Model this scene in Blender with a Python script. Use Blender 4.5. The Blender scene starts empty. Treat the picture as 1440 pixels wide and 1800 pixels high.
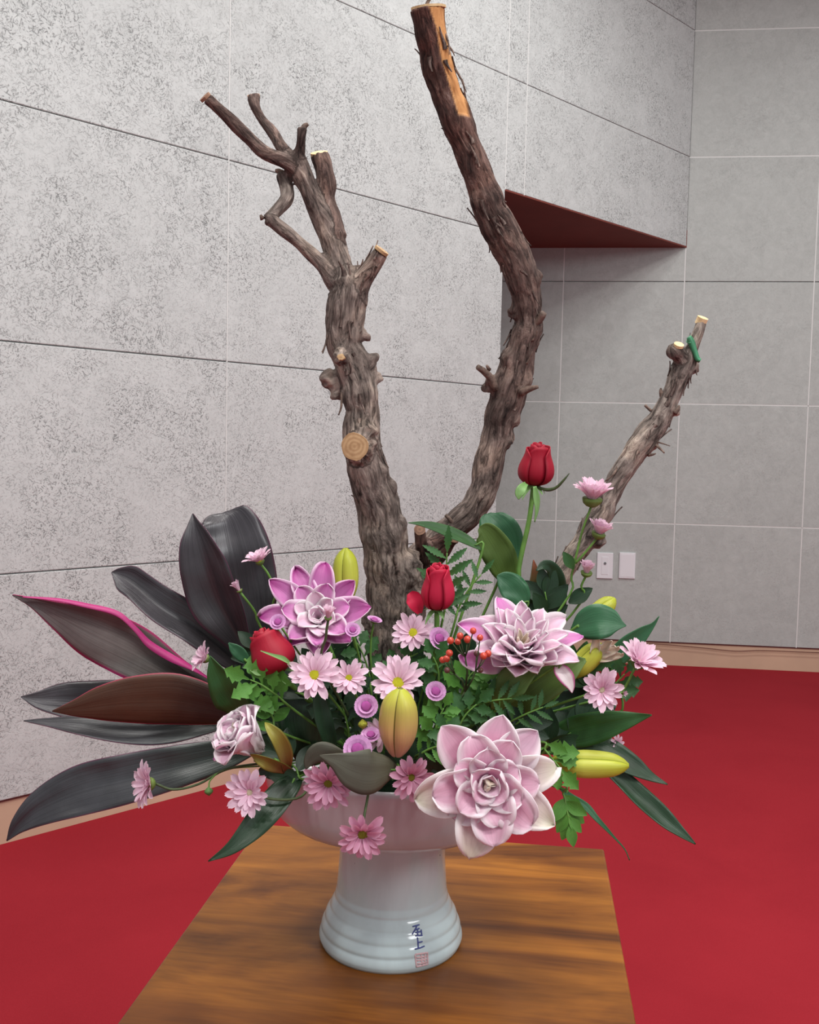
import bpy, bmesh, math, random
import numpy as np
from mathutils import Vector, Matrix, noise as mn
PI = math.pi
R = random.Random(7)
sc = bpy.context.scene
COL = sc.collection

# ------------------------------------------------------------------ camera
F = 1440.0; FC = 1677.0; KY = FC/F        # FC: focal length in pixels; depths below are multiplied by KY
PITCH, ROLL, CAMZ = math.radians(3.793), math.radians(1.26), 1.067
_f = Vector((0, math.cos(PITCH), -math.sin(PITCH)))
_u0 = Vector((0, math.sin(PITCH), math.cos(PITCH)))
_r0 = Vector((1, 0, 0))
_r = _r0*math.cos(ROLL) + _u0*math.sin(ROLL)
_u = _u0*math.cos(ROLL) - _r0*math.sin(ROLL)
CAM = Vector((0, 0, CAMZ))
cd = bpy.data.cameras.new('camera'); cam = bpy.data.objects.new('camera', cd); COL.objects.link(cam)
cd.sensor_fit = 'HORIZONTAL'; cd.sensor_width = 36; cd.lens = 36*FC/1440; cd.clip_start = .02
cam.matrix_world = Matrix(((_r.x, _u.x, -_f.x, 0), (_r.y, _u.y, -_f.y, 0), (_r.z, _u.z, -_f.z, CAMZ), (0, 0, 0, 1)))
sc.camera = cam

# ------------------------------------------------------------------ world, lamps, exposure
w = bpy.data.worlds.new('world'); sc.world = w; w.use_nodes = True
w.node_tree.nodes['Background'].inputs[0].default_value = (.93, .97, 1.0, 1)
w.node_tree.nodes['Background'].inputs[1].default_value = .56
sc.view_settings.view_transform = 'Standard'; sc.view_settings.look = 'None'
sc.view_settings.exposure = -.17; sc.view_settings.gamma = 1; sc.view_settings.use_curve_mapping = False

def lamp(x, y, z, size, watts, col=(1, .985, .95), aim=None):
    l = bpy.data.lights.new('unseen_lamp', 'AREA'); l.shape = 'RECTANGLE'; l.size = size[0]; l.size_y = size[1]
    l.energy = watts; l.color = col
    o = bpy.data.objects.new('unseen_lamp', l); o.location = (x, y, z); COL.objects.link(o)
    if aim: o.rotation_euler = (Vector(aim)-Vector((x, y, z))).to_track_quat('-Z', 'Y').to_euler()
for lx in (-.7, .1, .9):
    for ly in (-.5, 1.1):
        lamp(lx, ly, 3.46, (.35, .22), 23)
for lx in (.6, 1.5, 2.4):
    lamp(lx, 2.9, 3.46, (.35, .22), 18)  # row of unseen lamps added to brighten the back wall
lamp(2.4, -1.2, 3.0, (1.4, 1.0), 62, (.98, .99, 1), (-.9, 2.8, .9))  # unseen key lamp added, tilted from the upper right at the left wall

# ------------------------------------------------------------------ helpers
def P(px, py, Y):
    d = _f + _r*((px-720)/FC) - _u*((py-900)/FC)
    return CAM + d*(Y*KY/d.y)
def hit(px, py, z):
    d = _f + _r*((px-720)/FC) - _u*((py-900)/FC)
    return CAM + d*((z-CAMZ)/d.z)
def D(r, u, t):                      # direction given as right / up / toward viewer
    return Vector((r, -t, u)).normalized()
def lin(c):
    return tuple(((v/255)/12.92 if v/255 <= .04045 else ((v/255+.055)/1.055)**2.4) for v in c) + (1,)
def tag(o, label=None, cat=None, group=None, kind=None):
    if label: o['label'] = label
    if cat: o['category'] = cat
    if group: o['group'] = group
    if kind: o['kind'] = kind
    return o
def thing(name, label, cat, loc, group=None):
    o = bpy.data.objects.new(name, None); o.empty_display_size = .02; o.location = loc; COL.objects.link(o)
    return tag(o, label, cat, group)
def wloc(o):
    l = Vector((0, 0, 0))
    while o: l = l + o.location; o = o.parent
    return l
def mesh(name, V, Fc, mat, uv=None, smooth=True):
    m = bpy.data.meshes.new(name); m.from_pydata([tuple(v) for v in V], [], Fc)
    if uv:
        L = m.uv_layers.new(name='UVMap')
        idx = np.empty(len(m.loops), dtype=np.int32); m.loops.foreach_get('vertex_index', idx)
        L.data.foreach_set('uv', np.array(uv, dtype=np.float32)[idx].ravel())
    if smooth: m.polygons.foreach_set('use_smooth', [True]*len(m.polygons))
    if mat: m.materials.append(mat)
    m.update(); return m
def part(name, me, parent, mtx=None, label=None, kind=None):
    """links a mesh; world-space geometry is carried to the parent's frame"""
    o = bpy.data.objects.new(name, me); COL.objects.link(o)
    if parent is not None:
        o.parent = parent; off = wloc(parent)
    else: off = Vector((0, 0, 0))
    o.matrix_basis = Matrix.Translation(-off) @ (mtx if mtx is not None else Matrix.Identity(4))
    return tag(o, label, kind=kind)
def bxm(name, x0, x1, y0, y1, z0, z1, mat, bev=0.0, seg=2):
    bm = bmesh.new(); bmesh.ops.create_cube(bm, size=1)
    for v in bm.verts:
        v.co = Vector((x0+(v.co.x+.5)*(x1-x0), y0+(v.co.y+.5)*(y1-y0), z0+(v.co.z+.5)*(z1-z0)))
    if bev: bmesh.ops.bevel(bm, geom=bm.edges[:], offset=bev, segments=seg, affect='EDGES', profile=.5)
    m = bpy.data.meshes.new(name); bm.to_mesh(m); bm.free()
    if mat: m.materials.append(mat)
    return m
def prism(name, poly, z0, z1, mat):
    n = len(poly); V = [(x, y, z0) for x, y in poly] + [(x, y, z1) for x, y in poly]
    Fc = [tuple(range(n))[::-1], tuple(range(n, 2*n))] + [(i, (i+1) % n, n+(i+1) % n, n+i) for i in range(n)]
    return mesh(name, V, Fc, mat, smooth=False)
def catmull(pts, n):
    """pts: list of tuples, resampled with n pieces per span"""
    A = [np.array(p, dtype=float) for p in pts]; A = [2*A[0]-A[1]] + A + [2*A[-1]-A[-2]]
    out = []
    for i in range(1, len(A)-2):
        p0, p1, p2, p3 = A[i-1:i+3]
        for k in range(n):
            t = k/n
            out.append(.5*((2*p1)+(-p0+p2)*t+(2*p0-5*p1+4*p2-p3)*t*t+(-p0+3*p1-3*p2+p3)*t**3))
    out.append(A[-2]); return out
def tube_geo(pts, seg=8, cap=True, V=None, Fc=None):
    """pts: (x,y,z,r)"""
    V = [] if V is None else V; Fc = [] if Fc is None else Fc
    base = len(V); n = len(pts)
    C = [Vector(p[:3]) for p in pts]
    T = [(C[min(i+1, n-1)]-C[max(i-1, 0)]).normalized() for i in range(n)]
    nrm = T[0].orthogonal().normalized()
    for i in range(n):
        nrm = (nrm - T[i]*nrm.dot(T[i])).normalized(); b = T[i].cross(nrm)
        for k in range(seg):
            a = 2*PI*k/seg; V.append(C[i] + (nrm*math.cos(a)+b*math.sin(a))*pts[i][3])
    for i in range(n-1):
        for k in range(seg):
            a0 = base+i*seg+k; a1 = base+i*seg+(k+1) % seg
            Fc.append((a0, a1, a1+seg, a0+seg))
    if cap:
        Fc.append(tuple(base+k for k in range(seg))[::-1]); Fc.append(tuple(base+(n-1)*seg+k for k in range(seg)))
    return V, Fc
def tube(name, pts, mat, seg=8, n=5):
    q = catmull(pts, n) if len(pts) > 2 else pts
    V, Fc = tube_geo([tuple(p) for p in q], seg); return mesh(name, V, Fc, mat)
def frame(z, x=None):
    z = Vector(z).normalized()
    x = Vector(x) if x is not None else (Vector((0, 0, 1)).cross(z) if abs(z.z) < .98 else Vector((1, 0, 0)))
    x = (x - z*x.dot(z)).normalized(); y = z.cross(x)
    return Matrix(((x.x, y.x, z.x, 0), (x.y, y.y, z.y, 0), (x.z, y.z, z.z, 0), (0, 0, 0, 1)))
def prof(keys, t):
    for (a, va), (b, vb) in zip(keys, keys[1:]):
        if t <= b:
            i = keys.index((a, va)); s = (t-a)/(b-a)
            ma = 0.0 if i == 0 else (vb-keys[i-1][1])/(b-keys[i-1][0])*(b-a)
            mb = (vb-va)*1.6 if i+2 >= len(keys) else (keys[i+2][1]-va)/(keys[i+2][0]-a)*(b-a)
            if i == 0: ma = (vb-va)*1.2
            return max(0.0, (2*s**3-3*s*s+1)*va+(s**3-2*s*s+s)*ma+(-2*s**3+3*s*s)*vb+(s**3-s*s)*mb)
    return keys[-1][1]

# ------------------------------------------------------------------ materials
MATS = {}
def nt(name, rough=.6, spec=.5):
    m = bpy.data.materials.new(name); m.use_nodes = True; n = m.node_tree.nodes; l = m.node_tree.links
    b = n['Principled BSDF']; b.inputs['Roughness'].default_value = rough
    b.inputs['Specular IOR Level'].default_value = spec
    return m, n, l, b
def ramp(n, stops, interp='LINEAR'):
    r = n.new('ShaderNodeValToRGB'); r.color_ramp.interpolation = interp
    while len(r.color_ramp.elements) < len(stops): r.color_ramp.elements.new(.5)
    for e, (p, c) in zip(r.color_ramp.elements, stops): e.position = p; e.color = c if len(c) == 4 else lin(c)
    return r
def noise_node(n, l, vec, scale, detail=4, rough=.6, dist=0):
    x = n.new('ShaderNodeTexNoise'); x.inputs['Scale'].default_value = scale; x.inputs['Detail'].default_value = detail
    x.inputs['Roughness'].default_value = rough; x.inputs['Distortion'].default_value = dist
    if vec is not None: l.new(vec, x.inputs['Vector'])
    return x
def mapping(n, l, vec, scale, loc=(0, 0, 0), rot=(0, 0, 0)):
    x = n.new('ShaderNodeMapping'); x.inputs['Scale'].default_value = scale; x.inputs['Location'].default_value = loc
    x.inputs['Rotation'].default_value = rot
    l.new(vec, x.inputs['Vector']); return x.outputs[0]
def bump(n, l, b, h, strength, dist):
    x = n.new('ShaderNodeBump'); x.inputs['Strength'].default_value = strength; x.inputs['Distance'].default_value = dist
    l.new(h, x.inputs['Height']); l.new(x.outputs[0], b.inputs['Normal']); return x
def mixc(n, l, fac, a, b, mode='MIX'):
    x = n.new('ShaderNodeMix'); x.data_type = 'RGBA'; x.blend_type = mode
    for s, v in ((x.inputs[0], fac), (x.inputs[6], a), (x.inputs[7], b)):
        if isinstance(v, (int, float)): s.default_value = v
        elif isinstance(v, tuple): s.default_value = v
        else: l.new(v, s)
    return x.outputs[2]
def mth(n, l, op, a, b=None, c=None):
    x = n.new('ShaderNodeMath'); x.operation = op
    for s, v in zip(x.inputs, (a, b, c)):
        if v is None: continue
        if isinstance(v, (int, float)): s.default_value = v
        else: l.new(v, s)
    return x.outputs[0]

def wall_mat(name, base, dark, strokes):
    m, n, l, b = nt(name, .9, .2)
    tc = n.new('ShaderNodeTexCoord'); oi = n.new('ShaderNodeObjectInfo')
    off = n.new('ShaderNodeVectorMath'); off.operation = 'ADD'; l.new(tc.outputs['Object'], off.inputs[0])
    sc3 = n.new('ShaderNodeVectorMath'); sc3.operation = 'SCALE'; l.new(oi.outputs['Random'], sc3.inputs['Scale']); sc3.inputs[0].default_value = (37, 11, 23)
    l.new(sc3.outputs[0], off.inputs[1]); v = off.outputs[0]
    big = noise_node(n, l, v, 3.0, 4, .6, .4)
    mid = noise_node(n, l, v, 22, 5, .65, .8)
    pit = None
    fine = noise_node(n, l, v, 240, 2, .5)
    for an, lo in ((.5, 0), (-.45, 3), (1.25, 7), (-1.2, 13)):
        q = noise_node(n, l, mapping(n, l, mapping(n, l, v, (1, 1, 1), rot=(0, an, 0)), (72, 110, 250), loc=(lo, lo, lo)), 1, 2, .5, .5)
        rq = ramp(n, [(.33, (1, 1, 1, 1)), (.40, (0, 0, 0, 1))]); l.new(q.outputs[0], rq.inputs[0])
        pit = rq.outputs[0] if pit is None else mth(n, l, 'MAXIMUM', pit, rq.outputs[0])
    rf = ramp(n, [(.35, (.35, .35, .35, 1)), (.6, (1, 1, 1, 1))]); l.new(fine.outputs[0], rf.inputs[0])
    pit = mth(n, l, 'SUBTRACT', 1.0, mth(n, l, 'MULTIPLY', pit, rf.outputs[0]))
    patch = noise_node(n, l, v, 7, 3, .6, .6); amt = ramp(n, [(.38, (.30,)*3+(1,)), (.62, (1, 1, 1, 1))]); l.new(patch.outputs[0], amt.inputs[0])
    inv = mth(n, l, 'MULTIPLY', mth(n, l, 'SUBTRACT', 1.0, pit), mth(n, l, 'MULTIPLY', amt.outputs[0], strokes))
    rb = ramp(n, [(.3, tuple(c*.955 for c in base)), (.7, tuple(min(255, c*1.02) for c in base))]); l.new(mid.outputs[0], rb.inputs[0])
    rb2 = ramp(n, [(.3, (.93, .93, .93, 1)), (.7, (1, 1, 1, 1))]); l.new(big.outputs[0], rb2.inputs[0])
    c0 = mixc(n, l, 1.0, rb.outputs[0], rb2.outputs[0], 'MULTIPLY')
    l.new(mixc(n, l, inv, c0, lin(dark)), b.inputs['Base Color'])
    h = mth(n, l, 'ADD', mth(n, l, 'MULTIPLY', mid.outputs[0], .5), mth(n, l, 'SUBTRACT', 0.0, inv))
    bump(n, l, b, h, .5, .003)
    return m
M_wl = wall_mat('plaster_board_rough', (196, 200, 200), (92, 94, 95), .8)
M_wb = wall_mat('plaster_board_fine', (182, 187, 185), (136, 138, 138), .32)
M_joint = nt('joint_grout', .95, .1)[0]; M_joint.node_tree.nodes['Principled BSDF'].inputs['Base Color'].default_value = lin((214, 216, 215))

def simple(name, c, rough=.6, spec=.5, var=0.0, scale=20, bmp=0, bd=.001, coat=0):
    m, n, l, b = nt(name, rough, spec)
    tc = n.new('ShaderNodeTexCoord'); x = noise_node(n, l, tc.outputs['Object'], scale, 4)
    r = ramp(n, [(.3, tuple(max(0, v*(1-var)) for v in c)), (.7, tuple(min(255, v*(1+var)) for v in c))]); l.new(x.outputs[0], r.inputs[0])
    l.new(r.outputs[0], b.inputs['Base Color'])
    if bmp: bump(n, l, b, x.outputs[0], bmp, bd)
    if coat: b.inputs['Coat Weight'].default_value = coat; b.inputs['Coat Roughness'].default_value = .12
    return m
# red carpet
def carpet():
    m, n, l, b = nt('red_carpet', 1.0, .08); tc = n.new('ShaderNodeTexCoord')
    a = noise_node(n, l, tc.outputs['Object'], 1.6, 5, .6, .5); f = noise_node(n, l, tc.outputs['Object'], 420, 2)
    r = ramp(n, [(.3, (150, 36, 46)), (.7, (161, 41, 51))]); l.new(a.outputs[0], r.inputs[0])
    r2 = ramp(n, [(.2, (.82, .82, .82, 1)), (.8, (1, 1, 1, 1))]); l.new(f.outputs[0], r2.inputs[0])
    l.new(mixc(n, l, 1.0, r.outputs[0], r2.outputs[0], 'MULTIPLY'), b.inputs['Base Color'])
    bump(n, l, b, f.outputs[0], .4, .003); return m
M_carpet = carpet()
M_base = simple('baseboard_beige', (196, 166, 142), .6, .3, .04, 3)
M_soffit = simple('soffit_brown', (116, 60, 52), .7, .2, .05, 4)
M_dark = simple('shadow_gap_brown', (96, 52, 50), .8, .2, .05, 9)
M_plate = simple('white_plastic', (226, 227, 232), .45, .4, .01, 3)
M_grey = simple('grey_plastic', (110, 110, 114), .5, .4, .01, 3)

def table_mat():
    m, n, l, b = nt('varnished_wood', .40, .22); tc = n.new('ShaderNodeTexCoord')
    v = mapping(n, l, tc.outputs['Object'], (1.6, 7, 7))
    a = noise_node(n, l, v, 1.5, 5, .55, 1.4); g = noise_node(n, l, mapping(n, l, tc.outputs['Object'], (6, 160, 60)), 1.3, 4, .6, .3)
    c = noise_node(n, l, tc.outputs['Object'], 9, 3, .5, .5)
    r = ramp(n, [(.30, (78, 40, 12)), (.42, (116, 66, 20)), (.54, (148, 90, 28)), (.70, (176, 112, 38))]); l.new(a.outputs[0], r.inputs[0])
    r2 = ramp(n, [(.3, (.72, .70, .68, 1)), (.6, (1, 1, 1, 1))]); l.new(g.outputs[0], r2.inputs[0])
    r3 = ramp(n, [(.3, (.80, .78, .76, 1)), (.65, (1, 1, 1, 1))]); l.new(c.outputs[0], r3.inputs[0])
    x = mixc(n, l, .6, r.outputs[0], r2.outputs[0], 'MULTIPLY')
    l.new(mixc(n, l, 1.0, x, r3.outputs[0], 'MULTIPLY'), b.inputs['Base Color'])
    b.inputs['Coat Weight'].default_value = .15; b.inputs['Coat Roughness'].default_value = .22
    bump(n, l, b, g.outputs[0], .12, .0006); return m
M_table = table_mat()

def glaze():
    m, n, l, b = nt('celadon_glaze', .11, .6); tc = n.new('ShaderNodeTexCoord')
    sx = n.new('ShaderNodeSeparateXYZ'); l.new(tc.outputs['Object'], sx.inputs[0])
    z = mth(n, l, 'MULTIPLY', sx.outputs[2], 5.0)
    r = ramp(n, [(.10, (196, 211, 214)), (.36, (190, 200, 202)), (.55, (186, 188, 189)), (1, (188, 188, 190))]); l.new(z, r.inputs[0])
    a = noise_node(n, l, mapping(n, l, tc.outputs['Object'], (1, 1, .35)), 26, 4, .6, .6)
    r2 = ramp(n, [(.35, (.90, .885, .89, 1)), (.6, (1, 1, 1, 1))]); l.new(a.outputs[0], r2.inputs[0])
    sp = noise_node(n, l, tc.outputs['Object'], 85, 1)
    r3 = ramp(n, [(.215, (.35, .36, .40, 1)), (.232, (1, 1, 1, 1))]); l.new(sp.outputs[0], r3.inputs[0])
    x = mixc(n, l, 1.0, r.outputs[0], r2.outputs[0], 'MULTIPLY')
    l.new(mixc(n, l, 1.0, x, r3.outputs[0], 'MULTIPLY'), b.inputs['Base Color'])
    bump(n, l, b, a.outputs[0], .08, .001); return m
M_glaze = glaze()

def bark():
    m, n, l, b = nt('vine_bark', .88, .25)
    at = n.new('ShaderNodeAttribute'); at.attribute_name = 'bk'
    bare = n.new('ShaderNodeAttribute'); bare.attribute_name = 'bare'
    tone = n.new('ShaderNodeAttribute'); tone.attribute_name = 'tone'
    tc = n.new('ShaderNodeTexCoord')
    f1 = noise_node(n, l, mapping(n, l, at.outputs['Vector'], (120, 120, 30)), 1, 6, .7, 1.3)
    f2 = noise_node(n, l, mapping(n, l, at.outputs['Vector'], (330, 330, 75)), 1, 4, .6, .4)
    pt = noise_node(n, l, tc.outputs['Object'], 24, 4, .6, .6)
    r = ramp(n, [(.32, (46, 42, 41)), (.42, (112, 103, 97)), (.54, (168, 157, 149)), (.72, (214, 204, 193))]); l.new(f1.outputs[0], r.inputs[0])
    rr = ramp(n, [(.32, (26, 18, 18)), (.45, (74, 50, 46)), (.58, (112, 78, 70)), (.76, (160, 136, 128))]); l.new(f1.outputs[0], rr.inputs[0])
    c = mixc(n, l, tone.outputs['Fac'], r.outputs[0], rr.outputs[0])
    rp = ramp(n, [(.38, (.36, .33, .33, 1)), (.50, (.8, .78, .77, 1)), (.64, (1.25, 1.17, 1.08, 1))]); l.new(pt.outputs[0], rp.inputs[0])
    c = mixc(n, l, .75, c, rp.outputs[0], 'MULTIPLY')
    r2 = ramp(n, [(.3, (.62, .60, .58, 1)), (.55, (1, 1, 1, 1))]); l.new(f2.outputs[0], r2.inputs[0])
    c = mixc(n, l, .8, c, r2.outputs[0], 'MULTIPLY')
    wd = ramp(n, [(.3, (178, 118, 70)), (.7, (222, 168, 112))]); l.new(f1.outputs[0], wd.inputs[0])
    l.new(mixc(n, l, bare.outputs['Fac'], c, wd.outputs[0]), b.inputs['Base Color'])
    h = mth(n, l, 'ADD', f1.outputs[0], mth(n, l, 'MULTIPLY', f2.outputs[0], .5))
    st = mth(n, l, 'MULTIPLY', mth(n, l, 'SUBTRACT', 1.0, bare.outputs['Fac']), h)
    bump(n, l, b, st, .8, .004); return m
M_bark = bark()
def cutwood(name, a, bb):
    m, n, l, b = nt(name, .7, .3); tc = n.new('ShaderNodeTexCoord')
    wv = n.new('ShaderNodeTexWave'); wv.wave_type = 'RINGS'; wv.rings_direction = 'Z'; wv.inputs['Scale'].default_value = 70; wv.inputs['Distortion'].default_value = 3
    l.new(tc.outputs['Object'], wv.inputs['Vector'])
    x = noise_node(n, l, tc.outputs['Object'], 120, 4)
    r = ramp(n, [(0, a), (1, bb)]); l.new(wv.outputs[0], r.inputs[0])
    r2 = ramp(n, [(.3, (.75, .7, .65, 1)), (.6, (1, 1, 1, 1))]); l.new(x.outputs[0], r2.inputs[0])
    l.new(mixc(n, l, 1.0, r.outputs[0], r2.outputs[0], 'MULTIPLY'), b.inputs['Base Color'])
    bump(n, l, b, x.outputs[0], .3, .001); return m
M_cut = cutwood('cut_wood_tan', (180, 146, 108), (200, 168, 128))
M_cutp = cutwood('cut_wood_pale', (224, 196, 150), (240, 214, 168))
M_cutr = cutwood('cut_wood_rust', (128, 98, 82), (156, 122, 100))

def sheet(name, base, mid, edge, streak=.1, rough=.5, trans=.2, pw=2.0, ew=.12, tip=None, coat=0, bstr=.25, mott=0.0, back=None):
    """thin leaf or petal: base and mid colours along, edge colour on the margin, fine veins along"""
    m, n, l, b = nt(name, rough, .4)
    uv = n.new('ShaderNodeUVMap'); s = n.new('ShaderNodeSeparateXYZ'); l.new(uv.outputs[0], s.inputs[0])
    au = mth(n, l, 'ABSOLUTE', mth(n, l, 'SUBTRACT', mth(n, l, 'MULTIPLY', s.outputs[0], 2.0), 1.0))
    stops = [(.0, base), (.45, mid), (1.0, tip or mid)]
    r = ramp(n, stops); l.new(s.outputs[1], r.inputs[0])
    tipf = mth(n, l, 'MULTIPLY', mth(n, l, 'POWER', s.outputs[1], 14.0), .8)
    e = mth(n, l, 'MAXIMUM', au, tipf)
    er = ramp(n, [(max(0, 1-ew*pw), (0, 0, 0, 1)), (1-ew*.3, (1, 1, 1, 1))]); l.new(e, er.inputs[0])
    nz = noise_node(n, l, mapping(n, l, uv.outputs[0], (26, 1.6, 1)), 1, 3, .6, .2)
    sr = ramp(n, [(.3, (1-streak,)*3+(1,)), (.7, (1, 1, 1, 1))]); l.new(nz.outputs[0], sr.inputs[0])
    c = mixc(n, l, er.outputs[0], r.outputs[0], lin(edge)); c = mixc(n, l, 1.0, c, sr.outputs[0], 'MULTIPLY')
    if mott:
        tc = n.new('ShaderNodeTexCoord'); q = noise_node(n, l, tc.outputs['Object'], 30, 3)
        qr = ramp(n, [(.35, (1-mott,)*3+(1,)), (.65, (1, 1, 1, 1))]); l.new(q.outputs[0], qr.inputs[0]); c = mixc(n, l, 1.0, c, qr.outputs[0], 'MULTIPLY')
    if back:
        g = n.new('ShaderNodeNewGeometry'); c = mixc(n, l, g.outputs['Backfacing'], c, lin(back))
    l.new(c, b.inputs['Base Color'])
    bp = bump(n, l, b, nz.outputs[0], bstr, .001)
    if coat: b.inputs['Coat Weight'].default_value = coat; b.inputs['Coat Roughness'].default_value = .3
    if trans:
        t = n.new('ShaderNodeBsdfTranslucent'); l.new(c, t.inputs[0]); l.new(bp.outputs[0], t.inputs['Normal'])
        mx = n.new('ShaderNodeMixShader'); mx.inputs[0].default_value = trans
        l.new(b.outputs[0], mx.inputs[1]); l.new(t.outputs[0], mx.inputs[2]); l.new(mx.outputs[0], n['Material Output'].inputs[0])
    return m
# leaves
M_cord = sheet('cordyline_dark', (44, 38, 42), (70, 68, 72), (92, 50, 72), .35, .33, .03, 1, .05, (70, 66, 72), .25, .5, .25)
M_cordp = sheet('cordyline_pink_edge', (60, 48, 50), (122, 114, 110), (190, 44, 112), .28, .42, .08, 1.2, .10, (98, 82, 84), .1, .5, .25)
M_cordb = sheet('cordyline_brown', (48, 34, 34), (84, 52, 36), (172, 62, 86), .2, .5, .10, 1, .06, (82, 54, 40), .0, .4, .15)
M_cordg = sheet('cordyline_green_dark', (42, 62, 48), (66, 68, 72), (100, 50, 78), .3, .34, .03, 1, .04, (60, 58, 64), .25, .5, .3)
M_cordm = simple('cordyline_pink_fold', (168, 46, 110), .5, .4, .08, 20)
M_lg = sheet('leaf_green', (62, 104, 50), (52, 98, 48), (60, 104, 48), .22, .42, .15, 1, .04, None, .1, .3, .15)
M_ld = sheet('leaf_dark_green', (34, 62, 38), (38, 70, 44), (44, 78, 44), .3, .38, .08, 1, .04, None, .15, .35, .2)
M_lb = sheet('leaf_bright_green', (96, 158, 62), (92, 152, 60), (110, 168, 76), .2, .5, .25, 1, .05, None, 0, .3, .15)
M_lm = sheet('leaf_mid_green', (70, 122, 58), (58, 110, 54), (66, 116, 58), .25, .45, .2, 1, .05, None, .05, .35, .2)
M_lo = sheet('leaf_olive_grey', (92, 90, 68), (84, 84, 72), (96, 92, 76), .12, .6, .05, 1, .03, None, 0, .2, .1)
M_lt = sheet('leaf_blue_green', (64, 118, 80), (54, 108, 72), (70, 124, 82), .15, .42, .12, 1, .03, None, .1, .3, .1)
M_lol = sheet('leaf_yellow_green', (112, 138, 62), (100, 128, 62), (112, 138, 70), .15, .5, .2, 1, .04, None, 0, .3, .1)
M_lred = sheet('leaf_green_red_tip', (70, 108, 62), (70, 104, 58), (90, 96, 60), .15, .5, .15, 1, .05, (158, 84, 62), 0, .3, .1)
M_stem = simple('stem_green', (96, 138, 62), .5, .4, .15, 60)
M_stemd = simple('stem_dark', (70, 84, 54), .6, .3, .2, 60)
M_sep = sheet('sepal_green', (118, 164, 92), (134, 178, 108), (110, 150, 84), .2, .5, .2, 1, .05)
M_foam = simple('wet_foam_green', (34, 50, 36), .95, .1, .2, 200, .5, .002)
# petals
M_daisy = sheet('daisy_petal', (234, 168, 200), (240, 200, 222), (246, 214, 230), .12, .6, .25, 2, .3, (238, 206, 224))
M_daisyd = sheet('daisy_petal_deep', (208, 120, 162), (222, 156, 188), (230, 176, 202), .14, .6, .25, 2, .3, (230, 176, 204))
M_disc = simple('daisy_disc', (186, 182, 40), .8, .2, .25, 900, .8, .001)
M_discg = simple('daisy_disc_green', (140, 140, 50), .8, .2, .25, 900, .8, .001)
M_discw = simple('daisy_disc_cream', (220, 200, 170), .8, .2, .2, 900, .8, .001)
M_calyx = simple('calyx_green', (98, 118, 58), .6, .3, .2, 150)
M_pomE = sheet('button_petal', (206, 118, 188), (222, 160, 214), (232, 184, 226), .06, .6, .25, 2, .2, (226, 172, 220))
M_pomD = simple('button_centre', (186, 92, 166), .8, .2, .15, 500, .8, .001)
M_lilyM = sheet('lily_magenta', (250, 234, 244), (222, 150, 206), (242, 206, 232), .14, .40, .26, 1.5, .16, (182, 62, 150))
M_lilyP = sheet('lily_pale', (252, 238, 238), (246, 214, 232), (255, 246, 250), .10, .40, .34, 1.6, .34, (240, 202, 224))
M_lilyV = sheet('lily_pink_tip', (250, 232, 236), (238, 186, 222), (250, 226, 242), .12, .42, .30, 1.6, .26, (212, 110, 190))
M_lilyF = sheet('lily_rose', (242, 170, 204), (246, 180, 212), (255, 242, 248), .10, .34, .30, 1.6, .34, (244, 206, 224))
M_lilyG = sheet('lily_green_tip', (240, 190, 214), (248, 224, 234), (254, 246, 246), .10, .40, .30, 1.6, .30, (238, 236, 214))
M_lilyC = sheet('lily_cream', (226, 216, 150), (240, 226, 206), (246, 236, 226), .08, .5, .28, 1.2, .15)
M_budY = sheet('lily_bud_yellow', (170, 186, 60), (216, 220, 92), (156, 166, 50), .12, .42, .12, 1, .05, (176, 184, 44), .1)
M_budP = sheet('lily_bud_blush', (206, 160, 136), (216, 178, 116), (110, 100, 40), .12, .42, .1, 1, .05, (190, 196, 60), .1)
M_budG = sheet('lily_bud_green_brown', (170, 100, 70), (150, 128, 66), (110, 110, 40), .14, .45, .1, 1, .08, (150, 150, 60), .1)
M_rose = sheet('rose_red', (138, 8, 34), (164, 14, 44), (138, 8, 34), .08, .55, .12, 1, .1, (170, 18, 46), 0, .15)
M_roseb = sheet('rose_bright', (180, 20, 52), (206, 34, 72), (170, 20, 50), .08, .55, .15, 1, .1, (200, 32, 68), 0, .15)
M_berry = simple('berry_red', (196, 66, 46), .3, .5, .12, 300, coat=.3)
M_berryd = simple('berry_dark', (92, 52, 50), .35, .5, .12, 300)
M_ink = simple('ink_blue', (76, 84, 140), .4, .3, .05, 300)
M_seal = simple('ink_pink', (204, 168, 172), .4, .3, .05, 300)
M_tape = simple('tape_green', (60, 128, 92), .45, .4, .12, 90)
M_cable = simple('cable_brown', (110, 74, 64), .6, .3, .05, 9)

# ------------------------------------------------------------------ the room
A0 = Vector((-1.0640, 2.4583, 0)); A1 = Vector((1.3331, 4.7845, 0))
ul = (A1-A0).normalized(); angL = math.atan2(ul.y, ul.x); SL = (A1-A0).length
ub = Vector((.9935, -.1137, 0)).normalized(); angB = math.atan2(ub.y, ub.x)
BB, SOF, TOPZ = .119, 2.088, 3.50
S0, S1, S2 = .684, 1.955, 2.072
fl = mesh('floor', [(-3.2, -1.5, 0), (5.6, -1.5, 0), (5.6, 5.4, 0), (-3.2, 5.4, 0), (-3.2, -1.5, -.05), (5.6, -1.5, -.05), (5.6, 5.4, -.05), (-3.2, 5.4, -.05)],
          [(0, 1, 2, 3), (7, 6, 5, 4), (0, 4, 5, 1), (1, 5, 6, 2), (2, 6, 7, 3), (3, 7, 4, 0)], M_carpet, smooth=False)
tag(part('floor', fl, None), 'red carpet covering the floor of the hall', kind='structure')
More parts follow.
